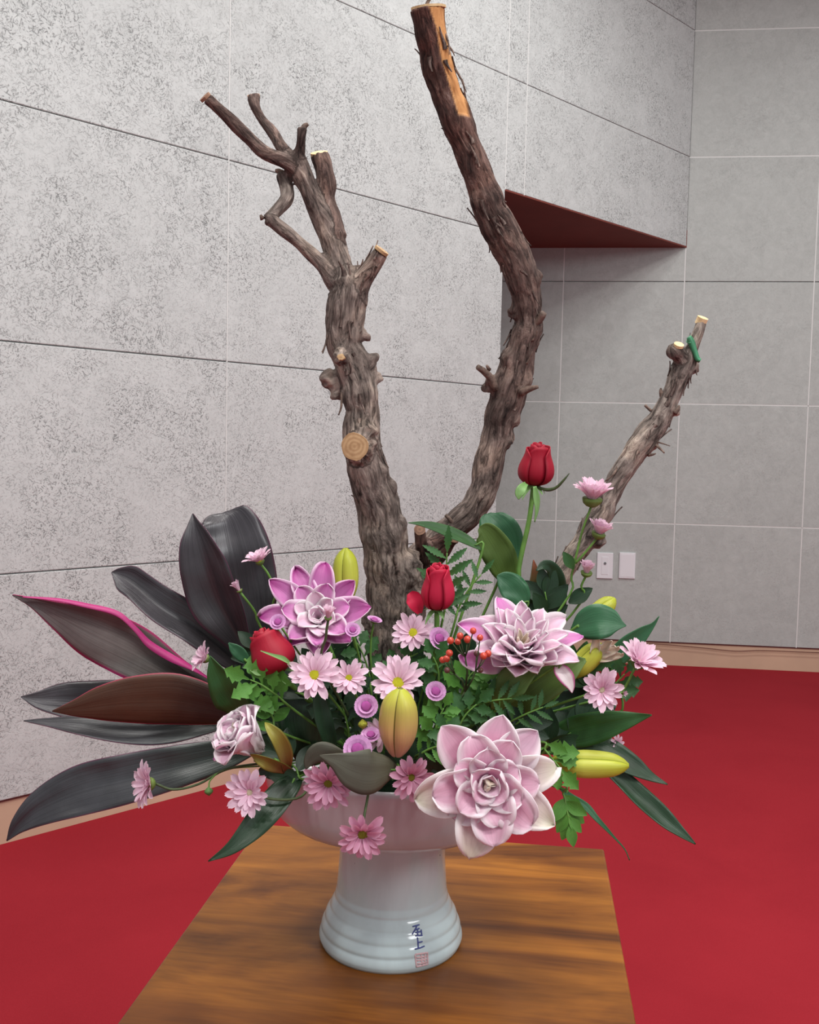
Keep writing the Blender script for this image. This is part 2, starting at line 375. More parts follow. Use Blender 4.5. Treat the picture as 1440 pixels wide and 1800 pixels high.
def wall(name, org, ang, me, label):
    o = bpy.data.objects.new(name, me); o.location = org; o.rotation_euler = (0, 0, ang); COL.objects.link(o)
    return tag(o, label, kind='structure')
# local frame of a wall: x along it, -y is the room side, panels fill y 0 .. .014
def merged(name, boxes, mat):
    bm = bmesh.new()
    for bx in boxes:
        t = bxm('t', *bx, None); bm.from_mesh(t); bpy.data.meshes.remove(t)
    m = bpy.data.meshes.new(name); bm.to_mesh(m); bm.free(); m.materials.append(mat); return m
GAP, TH = .0017, .012
def panels(parent, cells, mat):
    cache = {}
    for x0, x1, z0, z1 in cells:
        k = (round(x1-x0, 4), round(z1-z0, 4))
        if k not in cache:
            cache[k] = bxm('wall_panel', GAP, k[0]-GAP, -TH, 0, GAP, k[1]-GAP, mat, .0022, 2)
        o = bpy.data.objects.new('wall_panel', cache[k]); COL.objects.link(o); o.parent = parent; o.location = (x0, 0, z0)
wl = wall('wall_left', A0, angL, merged('wall_left', [(-2.4, S1, 0, .14, 0, TOPZ), (S1, SL, 0, .10, SOF, TOPZ)], M_joint),
          'pale grey rough board wall running from the left to the back corner')
zs = [BB+.6*i for i in range(6)] + [TOPZ]
cells = []
for xa, xb in ((S0-2.542, S0-1.271), (S0-1.271, S0), (S0, S1)):
    for i in range(6): cells.append((xa, xb, zs[i], zs[i+1]))
for xa, xb in ((S1, S2), (S2, SL-.012)):
    for i in (3, 4, 5): cells.append((xa, xb, max(zs[i], SOF), zs[i+1]))
panels(wl, cells, M_wl)
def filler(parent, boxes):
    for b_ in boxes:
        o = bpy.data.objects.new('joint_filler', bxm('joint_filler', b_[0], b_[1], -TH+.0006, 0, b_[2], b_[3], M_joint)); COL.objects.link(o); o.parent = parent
filler(wl, [(-2.2, S1, z-.0046, z-.0019) for z in zs[1:6]] + [(S1, SL-.02, z-.0046, z-.0019) for z in zs[4:6]] + [(S0-.0016, S0+.0016, BB, TOPZ), (S0-1.2726, S0-1.2694, BB, TOPZ), (S1-.002, S1+.002, SOF, TOPZ), (S2-.002, S2+.002, SOF, TOPZ)])  # left wall's horizontal strips paint the bright highlight under each joint
# back wall, runs on behind the left wall to the left
XB0 = -2.3
wb = wall('wall_back', A1, angB, merged('wall_back', [(XB0, 4.1, 0, .12, 0, TOPZ)], M_joint),
          'grey board wall facing the viewer on the right with square panels')
xs = [-1.80, -1.195, -.59, 0, .615, 1.22, 1.825, 2.43, 3.035, 3.64]
cells = []
for k in range(9):
    for i in range(6):
        if xs[k] < 0 and zs[i] >= SOF: continue
        z1 = zs[i+1] if xs[k] >= 0 else min(zs[i+1], SOF)
        if z1-zs[i] > .02: cells.append((xs[k], xs[k+1], zs[i], z1))
panels(wb, cells, M_wb)
filler(wb, [(x-.0025, x+.0025, BB, SOF) for x in xs[1:4]] + [(x-.0025, x+.0025, BB, TOPZ) for x in xs[4:9]] + [(-1.8, 3.64, z-.0025, z+.0025) for z in (zs[1], zs[2])] + [(0, 3.64, z-.0025, z+.0025) for z in zs[4:6]])
# baseboards
b1 = wall('baseboard_left', A0, angL, bxm('baseboard_left', -2.4, S1, -.004, 0, 0, BB-.004, M_base), 'beige baseboard under the left wall')
b2 = wall('baseboard_back', A1, angB, bxm('baseboard_back', XB0, 4.1, -.004, 0, 0, BB-.004, M_base), 'beige baseboard under the back wall')
t1 = wall('shadow_line_1', A0, angL, bxm('shadow_line_1', -2.4, S1, -.008, 0, BB-.004, BB+.001, M_dark), 'thin brown strip standing for the shadow line above the left baseboard')  # dark strips stand in for the shade where the panels overhang
t2 = wall('shadow_line_2', A1, angB, bxm('shadow_line_2', XB0, 4.1, -.008, 0, BB-.004, BB+.001, M_dark), 'thin brown strip standing for the shadow line above the back baseboard')
# the lintel over the passage
nb = Vector((-ul.y, ul.x, 0))
def q2(v): return (v.x, v.y)
c1 = A0+ul*(S1-.0)+nb*.002; c2 = A1+ul*0+nb*.0
bk = A1 + ub*(-2.2)
so = prism('lintel', [q2(A0+ul*(S1+.0005)-nb*(TH-.0015)), q2(A1-ul*.006-nb*(TH-.0015)), q2(A1+ub*.01), q2(bk), q2(A0+ul*.4+nb*.14), q2(A0+ul*(S1+.0005)+nb*.14)], SOF-.004, SOF+.08, M_soffit)
tag(part('ceiling_passage', so, None), 'red-brown painted soffit over the passage behind the left wall', kind='structure')
en = prism('end', [q2(bk), q2(bk+ub*.1), q2(A0+ul*.5+nb*.14), q2(A0+ul*.4+nb*.14)], 0, SOF-.004, M_wb)  # unseen wall added to stop light leaking into the passage
tag(part('wall_light_stop', en, None), 'added unseen grey wall keeping stray light out of the passage', kind='structure')
ce = prism('ceiling', [(-3.2, -1.4), (4.2, -1.4), (4.2, 5.4), (-3.2, 5.4)], TOPZ, TOPZ+.1, simple('ceiling_brown', (128, 92, 80), .8, .2, .05, 2))
tag(part('ceiling', ce, None), 'brown ceiling above the hall', kind='structure')
# wall plates
def backpt(px, py):
    d = _f + _r*((px-720)/FC) - _u*((py-900)/FC); n = Vector((-ub.y, ub.x, 0)); return CAM + d*((A1-CAM).dot(n)/d.dot(n))
for i, (px, lb) in enumerate(((1063, 'white wall plate with a small grey button, left of the pair on the back wall'), (1102, 'plain blank white wall plate, right of the pair on the back wall'))):
    c = backpt(px, 993.5)
    o = thing('wall_plate', lb, 'wall plate', c, 'plates on the back wall'); o.rotation_euler = (0, 0, angB)
    def lp(nm, me):
        q = bpy.data.objects.new(nm, me); COL.objects.link(q); q.parent = o; return q
    lp('cover', bxm('cover', -.040, .040, -TH-.009, -TH+.001, -.066, .066, M_plate, .003, 3))
    if i == 0:
        lp('insert', bxm('insert', -.017, .017, -TH-.0105, -TH-.008, -.045, .045, M_plate, .001))
        V, Fc = tube_geo([(0, -TH-.0135, .012, .0065), (0, -TH-.008, .012, .0065)], 16); lp('button', mesh('button', V, Fc, M_grey, smooth=False))
    else:
        lp('insert', bxm('insert', -.034, .034, -TH-.0102, -TH-.008, -.058, .058, M_plate, .001))
cp = [backpt(px, py) - Vector((0, .02, 0)) for px, py in ((1085, 1127), (1160, 1131), (1230, 1137), (1290, 1143), (1340, 1142), (1440, 1146))]
tag(part('cable', tube('cable', [tuple(p)+(.0022,) for p in cp], M_cable), None), 'thin brown cable running along the top of the back baseboard', 'cable')

# ------------------------------------------------------------------ table
TZ = .5145
g_br = hit(1062, 1492, TZ); g_f = hit(1113, 1800, TZ); g_bk = hit(890, 1476, TZ)
ey = (g_br-g_f).normalized(); ey = (ey + (hit(407, 1520, TZ)-hit(210, 1800, TZ)).normalized()).normalized()
ex = Vector((ey.y, -ey.x, 0)); wid = .0
lft = hit(300, 1668, TZ); wid = (g_br-lft).dot(ex)
angT = math.atan2(ex.y, ex.x)
tb = thing('side_table', 'small square varnished brown wooden table under the white footed bowl', 'table', (g_br-ex*wid/2-ey*.25).xy.to_3d()); tb.rotation_euler = (0, 0, angT)
def lp2(nm, me, lb=None):
    q = bpy.data.objects.new(nm, me); COL.objects.link(q); q.parent = tb; return q
h = wid/2
lp2('tabletop', bxm('tabletop', -h, h, -.25, .25, TZ-.024, TZ, M_table, .003, 3))
for s in (-1, 1):
    lp2('apron', bxm('apron', -h+.05, h-.05, s*.205-.009, s*.205+.009, TZ-.09, TZ-.024, M_table, .002))
    lp2('apron', bxm('apron', s*(h-.045)-.009, s*(h-.045)+.009, -.19, .19, TZ-.09, TZ-.024, M_table, .002))
    for t in (-1, 1):
        lp2('leg', bxm('leg', s*(h-.045)-.018, s*(h-.045)+.018, t*.205-.018, t*.205+.018, 0, TZ-.024, M_table, .004))

# ------------------------------------------------------------------ vase
VX, VY = P(690, 1500, .9).x, .90*KY
def foot_profile():
    base = [(0, .0806), (.006, .0808), (.0187, .0782), (.0317, .0733), (.044, .0668), (.050, .0642), (.060, .0620), (.072, .0611), (.097, .0594), (.128, .0600)]
    zs_ = [z for z, r in base]; rs_ = [r for z, r in base]; out = [(.0, .004), (.070, .004), (.0745, .0), (.0790, .0003)]
    z = .003
    while z < .128:
        a = min(1, max(0, (.062-z)/.02)); ph = ((z+.0085)/.0118) % 1.0
        out.append((float(np.interp(z, zs_, rs_)) + a*(.0016*(abs(math.sin(PI*ph))**.6)-.0011), z)); z += .0013 if z < .065 else .006
    return out
fp_ = foot_profile()
prof_v = fp_ + [(.0602, .130), (.066, .137), (.090, .142), (.112, .146), (.1255, .1515), (.1340, .160), (.1400, .176), (.1435, .195), (.1458, .212), (.1465, .2175), (.1450, .2205), (.1425, .2195),
          (.1390, .205), (.134, .184), (.124, .168), (.100, .160), (.0, .156)]
def lathe(name, pr, cx, cy, cz, seg, mat):
    V, Fc = [], []
    pr = [tuple(p) for p in pr]
    for r, z in pr:
        for k in range(seg):
            a = 2*PI*k/seg; V.append((cx+r*math.cos(a), cy+r*math.sin(a), cz+z))
    for i in range(len(pr)-1):
        for k in range(seg):
            a = i*seg+k; b = i*seg+(k+1) % seg; Fc.append((a, b, b+seg, a+seg))
    return mesh(name, V, Fc, mat)
va = thing('footed_bowl', 'white glazed ceramic bowl on a tall flared ringed foot standing on the brown table', 'vase', (VX, VY, TZ))
iN = len(fp_)
vz = lambda nm, pr: part(nm, lathe(nm, pr, 0, 0, 0, 96, M_glaze), va, Matrix.Translation((VX, VY, TZ)))
vz('foot', prof_v[:iN+2]); vz('bowl', prof_v[iN:])
def vase_hit(px, py):
    d = (_f + _r*((px-720)/FC) - _u*((py-900)/FC)).normalized(); t = .6
    while t < 1.6:
        p = CAM + d*t; z = p.z-TZ; r = math.hypot(p.x-VX, p.y-VY)
        if 0 < z < .12:
            pr = prof_v[4:len(fp_)]
            for (ra, za), (rb, zb) in zip(pr, pr[1:]):
                if za <= z <= zb:
                    if r <= ra+(rb-ra)*(z-za)/max(1e-6, zb-za): return p - d*.0003
        t += .0004
    return None
def stroke(nm, pts, rad, mat):
    q = []
    for (a, b) in zip(pts, pts[1:]):
        for k in range(6):
            t = k/6; q.append((a[0]+(b[0]-a[0])*t, a[1]+(b[1]-a[1])*t))
    q.append(pts[-1]); w3 = [vase_hit(480+x/3.13, 1380+y/3.13) for x, y in q]; w3 = [p for p in w3 if p]
    if len(w3) > 1:
        n = len(w3); V, Fc = tube_geo([tuple(p)+(rad*(.75+.35*math.sin(PI*(.15+.7*i/(n-1)))),) for i, p in enumerate(w3)], 6); return V, Fc
def strokes(nm, L, rad, mat):
    V, Fc = [], []
    for s in L:
        r = stroke(nm, s, rad, mat)
        if r:
            o = len(V); V += r[0]; Fc += [tuple(i+o for i in f) for f in r[1]]
    part(nm, mesh(nm, V, Fc, mat), va)
strokes('painted_mark', [[(768, 779), (806, 768)], [(793, 772), (782, 795), (766, 822)], [(782, 797), (806, 788)], [(795, 792), (797, 826)], [(783, 812), (814, 806)], [(783, 829), (822, 827)], [(815, 795), (819, 829)],
         [(795, 838), (800, 896)], [(800, 866), (822, 861)], [(780, 903), (808, 896), (834, 886)]], .0008, M_ink)
strokes('seal_mark', [[(782, 932), (850, 922), (852, 985), (790, 1000), (782, 932)], [(790, 950), (845, 942)], [(792, 966), (848, 957)], [(796, 984), (846, 974)], [(815, 932), (820, 990)], [(834, 930), (836, 985)]], .0010, M_seal)
fo = tag(part('floral_foam', bxm('floral_foam', -.072, .072, -.060, .072, .160, .224, M_foam, .02, 3), None, Matrix.Translation((VX, VY, TZ))),
         'dark green floral foam block in the white bowl under the flowers', 'floral foam')
FZ = TZ+.216
def root_pt(p, k=.22, dz=0):
    """point in the foam a stem springs from"""
    v = Vector((p.x-VX, p.y-VY)); 
    if v.length > 1e-6: v = v*min(k, .05/v.length)
    return Vector((VX+v.x, VY+v.y, FZ+dz))

# ------------------------------------------------------------------ bark branches
def limb(px):       # (px, py, Y, r_px) -> dense world samples (x,y,z,r)
    q = catmull(px, max(3, 7)); out = []
    for a in q:
        p = P(a[0], a[1], a[2]); out.append((p.x, p.y, p.z, a[3]*a[2]/F))
    return out
def branch_mesh(name, limbs, tones, bumps=(), bare=None, voxel=.0021, amp=.16):
    V, Fc = [], []; S = []
    for L, tn in zip(limbs, tones):
        q = limb(L); n = len(q)
        # ragged centre line and radius so that the limb is knotty
        q = [(x+.10*r*mn.noise(Vector((x*60, z*60, 1))), y, z, r*(1+.12*mn.noise(Vector((x*50+9, y*50, z*50))))) for x, y, z, r in q]
        tube_geo(q, 20, True, V, Fc)
        C = [Vector(a[:3]) for a in q]; T = [(C[min(i+1, n-1)]-C[max(i-1, 0)]).normalized() for i in range(n)]
        nr = T[0].orthogonal().normalized(); s = R.random()*3
        for i in range(n):
            nr = (nr-T[i]*nr.dot(T[i])).normalized(); bb = T[i].cross(nr)
            if i: s += (C[i]-C[i-1]).length
            S.append((*C[i], *nr, *bb, *T[i], s, q[i][3], tn if not isinstance(tn, tuple) else tn[0]+(tn[1]-tn[0])*i/(n-1)))
    bm = bmesh.new(); me = mesh(name+'_raw', V, Fc, None)
    bm.from_mesh(me)
    for (px, py, Y, rp, sq) in bumps:
        p = P(px, py, Y); r = rp*Y/F
        bmesh.ops.create_icosphere(bm, subdivisions=3, radius=r, matrix=Matrix.Translation(p) @ Matrix.Diagonal((1, 1, sq, 1)))
    bm.to_mesh(me); bm.free()
    o = bpy.data.objects.new('tmp', me); COL.objects.link(o)
    md = o.modifiers.new('r', 'REMESH'); md.mode = 'VOXEL'; md.voxel_size = voxel; md.use_smooth_shade = True
    s2 = o.modifiers.new('s', 'SMOOTH'); s2.factor = .5; s2.iterations = 2
    dg = bpy.context.evaluated_depsgraph_get(); m2 = bpy.data.meshes.new_from_object(o.evaluated_get(dg))
    bpy.data.objects.remove(o); bpy.data.meshes.remove(me); m2.name = name
    N = len(m2.vertices); co = np.empty(N*3, dtype=np.float64); m2.vertices.foreach_get('co', co); co = co.reshape(-1, 3)
    no = np.empty(N*3, dtype=np.float32); m2.vertices.foreach_get('normal', no); no = no.reshape(-1, 3)
    SS = np.array(S); near = np.empty(N, dtype=int)
    for a in range(0, N, 4000):
        d = ((co[a:a+4000, None, :]-SS[None, :, :3])**2).sum(2)/np.maximum(SS[None, :, 13], .004)
        near[a:a+4000] = d.argmin(1)
    q = SS[near]; rel = co-q[:, :3]
    cu = (rel*q[:, 3:6]).sum(1); cv = (rel*q[:, 6:9]).sum(1); ct = (rel*q[:, 9:12]).sum(1)
    rr = np.sqrt(cu**2+cv**2)+1e-6; s = q[:, 12]+ct; rad = q[:, 13]
    bk = np.stack([cu/rr*rad, cv/rr*rad, s], 1)
    disp = np.empty(N)
    for i in range(N):
        a, b, c = bk[i]
        f = mn.noise(Vector((a*110, b*110, c*22))); g = mn.noise(Vector((a*260+5, b*260, c*50))); h2 = mn.noise(Vector((co[i][0]*34, co[i][1]*34, co[i][2]*34+3)))
        rid = 1-abs(f)*2.2
        kn = max(0.0, min(1.0, (rr[i]/rad[i]-1.12)*5)); k3 = mn.noise(Vector((co[i][0]*95, co[i][1]*95, co[i][2]*95))) + .6*mn.noise(Vector((co[i][0]*210, co[i][1]*210, co[i][2]*210)))
        disp[i] = kn*.30*k3 + amp*(.6*rid-.4) + amp*.35*g + amp*.55*h2
    bareA = np.zeros(N, dtype=np.float32)
    if bare is not None: bareA = bare(co, no).astype(np.float32)
    co2 = co + no*(disp*np.minimum(rad, .016)*(1-bareA*.85) - bareA*.0012)[:, None]
    m2.vertices.foreach_set('co', co2.ravel())
    at = m2.attributes.new('bk', 'FLOAT_VECTOR', 'POINT'); at.data.foreach_set('vector', bk.astype(np.float32).ravel())
    at = m2.attributes.new('bare', 'FLOAT', 'POINT'); at.data.foreach_set('value', bareA)
    at = m2.attributes.new('tone', 'FLOAT', 'POINT'); at.data.foreach_set('value', q[:, 14].astype(np.float32))
    m2.materials.clear(); m2.materials.append(M_bark); m2.polygons.foreach_set('use_smooth', [True]*len(m2.polygons)); m2.update()
    return m2, SS
def cut_disc(parent, px, py, Y, rp, d, mat, name='cut_end', thick=.0016, lb=None, jag=.10):
    V, Fc = [], []; n = 22; r = rp*Y/F; k2 = R.random()*9
    for z in (-thick, thick):
        for k in range(n):
            a = 2*PI*k/n; rr = r*(1+jag*mn.noise(Vector((math.cos(a)*1.5+k2, math.sin(a)*1.5, 0)))); V.append((rr*math.cos(a), rr*math.sin(a), z))
    V.append((0, 0, thick*1.3)); Fc = [(k, (k+1) % n, n+(k+1) % n, n+k) for k in range(n)] + [(n+k, n+(k+1) % n, 2*n) for k in range(n)] + [tuple(range(n))[::-1]]
    return part(name, mesh(name, V, Fc, mat, smooth=False), parent, Matrix.Translation(P(px, py, Y)) @ frame(d), lb)
def flakes(parent, SS, count, seed, twist=1.0):
    """shaggy strips of bark standing off the limb, too many to count"""
    rg = random.Random(seed); V, Fc = [], []
    for _ in range(count):
        s = SS[rg.randrange(len(SS))]; r = s[13]
        if r < .008: continue
        a = rg.uniform(0, 2*PI); c = Vector(s[:3]); n = Vector(s[3:6])*math.cos(a)+Vector(s[6:9])*math.sin(a); t = Vector(s[9:12])*rg.choice((-1, 1)); sd = n.cross(t)
        L = rg.uniform(.008, .024); w_ = rg.uniform(.0012, .0034); o = len(V); k = 5; lift = rg.uniform(.0005, .0045)
        for i in range(k+1):
            u = i/k; p = c + n*(r*.98+lift*u*u) + t*(L*u) + sd*(w_*.6*math.sin(u*3+a)*twist); ww = w_*(1-u*.75)
            V += [p-sd*ww, p+n*.0007, p+sd*ww, p-n*.0009]
        for i in range(k):
            for j in range(4): a0 = o+i*4+j; a1 = o+i*4+(j+1) % 4; Fc.append((a0, a1, a1+4, a0+4))
    m = mesh('bark_flakes', V, Fc, M_bark)
    N = len(V)
    at = m.attributes.new('bk', 'FLOAT_VECTOR', 'POINT'); at.data.foreach_set('vector', np.array([tuple(v) for v in V], dtype=np.float32).ravel())
    at = m.attributes.new('bare', 'FLOAT', 'POINT'); at.data.foreach_set('value', np.zeros(N, dtype=np.float32))
    at = m.attributes.new('tone', 'FLOAT', 'POINT'); at.data.foreach_set('value', np.full(N, .5, dtype=np.float32))
    part('bark_flakes', m, parent, kind='stuff')
M_twig = simple('twig_bark', (104, 88, 80), .85, .2, .3, 200, .5, .001)
def twig(parent, pts):
    part('twig', tube('twig', [tuple(P(a, b, c))+(r*c/F,) for a, b, c, r in pts], M_twig, 7, 3), parent)

base1 = P(694, 1280, .94)
fb = thing('forked_vine_branch', 'big gnarled grey-brown vine trunk forking into a left limb and a tall right limb', 'branch', Vector((base1.x, base1.y, FZ)))
left_limbs = [
    [(694, 1290, .94, 44), (690, 1150, .935, 43), (684, 1060, .93, 40), (680, 990, .92, 40), (667, 900, .91, 39), (648, 835, .90, 37), (636, 780, .895, 35), (637, 730, .895, 32), (633, 690, .895, 32), (622, 645, .90, 31), (603, 605, .90, 31), (606, 560, .90, 33), (614, 515, .90, 33), (608, 490, .90, 30)],
    [(622, 525, .90, 22), (638, 492, .895, 18), (655, 465, .89, 15), (670, 443, .885, 14.5)],
    [(608, 510, .90, 27), (598, 470, .905, 21), (585, 425, .91, 21), (567, 385, .91, 20), (550, 350, .91, 17.5), (535, 315, .91, 18), (522, 285, .91, 17), (512, 272, .91, 14)],
    [(525, 300, .91, 15), (500, 283, .905, 14), (465, 268, .90, 13), (440, 245, .895, 12), (415, 220, .89, 11.5), (390, 196, .885, 11), (363, 173, .88, 10.5)],
    [(518, 285, .91, 12), (495, 258, .915, 11), (478, 232, .92, 10), (460, 208, .925, 9.5), (450, 190, .925, 9.5), (446, 171, .93, 11)],
    [(522, 290, .91, 12), (527, 262, .905, 9.5), (529, 242, .90, 8.5), (531, 224, .90, 9.5)],
    [(592, 420, .91, 19), (584, 385, .915, 16), (576, 350, .92, 15), (573, 318, .92, 17), (568, 295, .92, 16), (562, 272, .92, 15.5)],
    [(590, 500, .90, 16), (566, 465, .90, 13), (535, 435, .90, 12), (505, 410, .90, 11.5), (480, 390, .90, 12), (468, 384, .90, 10.5)],
    [(470, 386, .90, 10), (485, 372, .905, 11), (503, 352, .91, 12), (504, 335, .915, 12), (497, 308, .92, 12.5)],
    [(634, 795, .90, 28), (627, 788, .86, 26)],
]
bumpsL = [(580, 668, .90, 15, 1.25), (592, 690, .90, 12, 1.2), (652, 640, .90, 14, 1.3), (656, 662, .90, 13, 1.2), (599, 628, .878, 13, 1), (594, 616, .880, 8, 1), (640, 588, .90, 10, 1), (585, 470, .90, 9, 1), (628, 478, .90, 12, 1),
          (690, 860, .90, 10, 1.8), (706, 925, .905, 11, 1.8), (716, 1000, .92, 26, 1.4), (655, 1090, .92, 18, 1.6), (726, 1060, .93, 24, 1.5), (640, 770, .88, 26, 1.2)]
me, SSl = branch_mesh('left_limb', left_limbs, [(.15, .3), .35, (.3, .55), (.55, .8), .7, .6, .75, .35, .2, .3], bumpsL)
o = part('left_limb', me, fb, label='crooked left limb with sawn-off side shoots')
flakes(fb, SSl[:110], 70, 3)
cut_disc(fb, 624, 785, .857, 24, D(-.12, -.05, 1), M_cut, lb='round tan sawn face on the left limb')
cut_disc(fb, 671, 441, .884, 13, D(.55, .75, .25), M_cut)
cut_disc(fb, 361, 171, .88, 10.5, D(-.62, .62, .45), M_cutr)
cut_disc(fb, 446, 170, .93, 11, D(-.1, .8, .55), M_cutr)
cut_disc(fb, 561, 270.5, .92, 15, D(-.12, .87, .45), M_cutp, lb='pale yellow sawn face')
cut_disc(fb, 600, 628, .859, 6, D(-.1, .2, 1), M_cut, jag=.4)
twig(fb, [(531, 232, .90, 6), (536, 222, .90, 5), (542, 218, .90, 3)])
twig(fb, [(500, 308, .92, 8), (490, 301, .92, 5), (484, 300, .92, 2.5)])
twig(fb, [(575, 465, .90, 3), (560, 448, .90, 2.5), (551, 438, .90, 1.5)])
twig(fb, [(462, 385, .90, 5), (458, 378, .90, 2)])
twig(fb, [(601, 690, .89, 2.5), (600, 715, .885, 2), (595, 730, .885, 1)])
right_limbs = [
    [(700, 1290, .95, 34), (704, 1150, .95, 34), (716, 1060, .95, 33), (736, 995, .955, 31), (768, 952, .96, 27), (802, 922, .965, 25), (832, 893, .97, 25), (851, 858, .975, 24.5), (862, 810, .975, 25), (872, 765, .975, 26), (884, 725, .97, 28), (897, 680, .965, 31), (908, 640, .96, 31), (920, 605, .955, 28), (928, 565, .95, 25), (926, 525, .945, 25), (920, 495, .94, 27), (905, 455, .935, 31), (884, 412, .93, 30), (861, 368, .925, 28), (845, 322, .92, 26), (829, 278, .915, 25.5), (811, 232, .91, 27), (795, 190, .905, 28), (779, 145, .90, 27), (767, 100, .895, 28), (757, 60, .89, 29), (752, 16, .885, 30)],
    [(745, 985, .94, 15), (740, 955, .925, 12), (738, 932, .915, 11)],
    [(760, 980, .95, 22), (785, 950, .94, 18), (797, 942, .93, 15)],
]
def bare_fn(co, no):
    a = np.array(P(771, 10, .86)); pts = [(758, 8, 0), (772, 60, 0), (782, 110, 0), (800, 160, 0), (812, 203, 0)]
    out = np.zeros(len(co))
    # image-plane like local coordinates measured on the limb itself (x against height)
    X = np.array([P(p[0], p[1], .89).x for p in pts]); Z = np.array([P(p[0], p[1], .89).z for p in pts]); o_ = Z.argsort()
    wd = np.interp(co[:, 2], Z[o_], np.array([10, 12, 11, 11, 17]))*.89/F
    cx = np.interp(co[:, 2], Z[o_], X[o_]) + .0035
    out = np.clip((wd-np.abs(co[:, 0]-cx))/.0022+.5, 0, 1)*np.clip(-no[:, 1]*4, 0, 1)*np.clip((co[:, 2]-Z.min())/.004, 0, 1)
    return out
bumpsR = [(860, 672, .96, 12, 1.5), (940, 600, .95, 10, 1.6), (945, 490, .935, 9, 1.6), (905, 550, .945, 11, 1.3), (925, 665, .955, 12, 1.4), (892, 630, .95, 14, 1.3), (755, 965, .94, 22, 1), (850, 800, .97, 10, 2), (895, 770, .97, 10, 2), (905, 735, .965, 10, 1.6)]
me, SSr = branch_mesh('right_limb', right_limbs, [(.25, 1.0), .8, .9], bumpsR, bare=bare_fn)
part('right_limb', me, fb, label='tall reddish-brown right limb with a strip of bare wood at its top')
flakes(fb, SSr[:180], 100, 5)
cut_disc(fb, 753, 14, .885, 29, D(-.1, .93, .25), M_cutp, lb='pale sawn top of the tall limb', thick=.0012)
cut_disc(fb, 738, 931, .912, 10, D(.05, .25, .9), M_cutr)
cut_disc(fb, 799, 941, .925, 13, D(.25, .1, .9), M_cutr)
twig(fb, [(872, 684, .955, 8), (862, 664, .95, 7), (850, 652, .945, 6), (840, 645, .94, 5)])
twig(fb, [(860, 650, .95, 4), (856, 643, .945, 2.5)])
twig(fb, [(935, 575, .945, 7), (948, 562, .94, 7), (956, 550, .935, 6)])
twig(fb, [(915, 690, .95, 8), (930, 684, .945, 6), (946, 680, .94, 3)])
twig(fb, [(800, 925, .955, 4), (790, 912, .95, 3.5), (783, 905, .95, 3)])
twig(fb, [(748, 14, .88, 3), (752, 4, .88, 3), (757, -4, .88, 3)])
for i, (a, b, c, d) in enumerate(((784, 60, 790, 96), (788, 80, 799, 98), (800, 120, 820, 162), (812, 140, 816, 165), (935, 600, 945, 580), (925, 640, 936, 618), (940, 470, 948, 500))):
    twig(fb, [(a, b, .885 if b < 300 else .94, 2.2), ((a+c)/2+2, (b+d)/2, .883 if b < 300 else .938, 1.6), (c, d, .88 if b < 300 else .935, .7)])
me = None
base2 = P(900, 1200, .94)
rb = thing('weathered_branch', 'shorter grey weathered branch slanting up to the right with green tape near its tip', 'branch', Vector((root_pt(base2).x+.05, base2.y, FZ)))
rlimbs = [
    [(800, 1292, .93, 17), (870, 1180, .93, 18), (935, 1090, .93, 19), (975, 1030, .93, 19), (1000, 988, .93, 19), (1028, 950, .93, 21), (1052, 912, .93, 21), (1068, 878, .93, 19), (1088, 840, .93, 19), (1110, 806, .93, 20), (1131, 774, .93, 23), (1153, 745, .93, 21), (1170, 716, .93, 18), (1184, 685, .93, 17), (1197, 655, .93, 19), (1206, 630, .93, 19), (1212, 612, .93, 12)],
    [(1205, 640, .93, 15), (1217, 612, .93, 11), (1226, 588, .93, 10), (1233, 566, .93, 9.5)],
    [(1205, 645, .93, 14), (1195, 628, .925, 12), (1186, 617, .92, 13)],
]
me, SSw = branch_mesh('stick', rlimbs, [(.15, .1), 0, .4], [(1186, 618, .92, 15, 1), (1218, 645, .93, 11, 1.3), (1185, 722, .93, 10, 1), (1145, 738, .93, 9, 1), (1120, 775, .93, 9, 1.6), (1148, 782, .93, 10, 1), (1050, 945, .93, 14, 1.4)], amp=.2)
part('stick', me, rb); flakes(rb, SSw[:112], 60, 8)
cut_disc(rb, 1233.5, 564, .93, 9.5, D(.25, .85, .4), M_cutp, thick=.004)
cut_disc(rb, 1193, 607, .915, 9, D(.1, .8, .55), M_cutp)
tp = catmull([(1211, 592), (1216, 603), (1221, 617), (1226, 631), (1231, 634)], 4)
V, Fc = [], []
for i, a in enumerate(tp):
    wpx = (1.5, 3, 4, 4.2, 4.2, 4, 3.6, 3.3, 3, 3, 2.8, 2.8, 2.6, 2.4, 2, 2, 1.5)[i]
    for j in range(5):
        u = j/4*2-1; V.append(P(a[0]+u*wpx, a[1]-u*2, .918+.003*u*u))
for i in range(len(tp)-1):
    for j in range(4): a0 = i*5+j; Fc.append((a0, a0+1, a0+6, a0+5))
tm = mesh('green_tape', V, Fc, M_tape); tpo = part('green_tape', tm, rb, label='strip of green tape near the tip')
sm = tpo.modifiers.new('s', 'SOLIDIFY'); sm.thickness = .0012
part('green_tape_band', tube('green_tape_band', [tuple(P(1208+6*math.cos(a)+6, 600+3*math.sin(a), .93-.012*math.sin(a)))+(.0012,) for a in np.linspace(0, 2*PI, 14)], M_tape, 6, 2), rb)
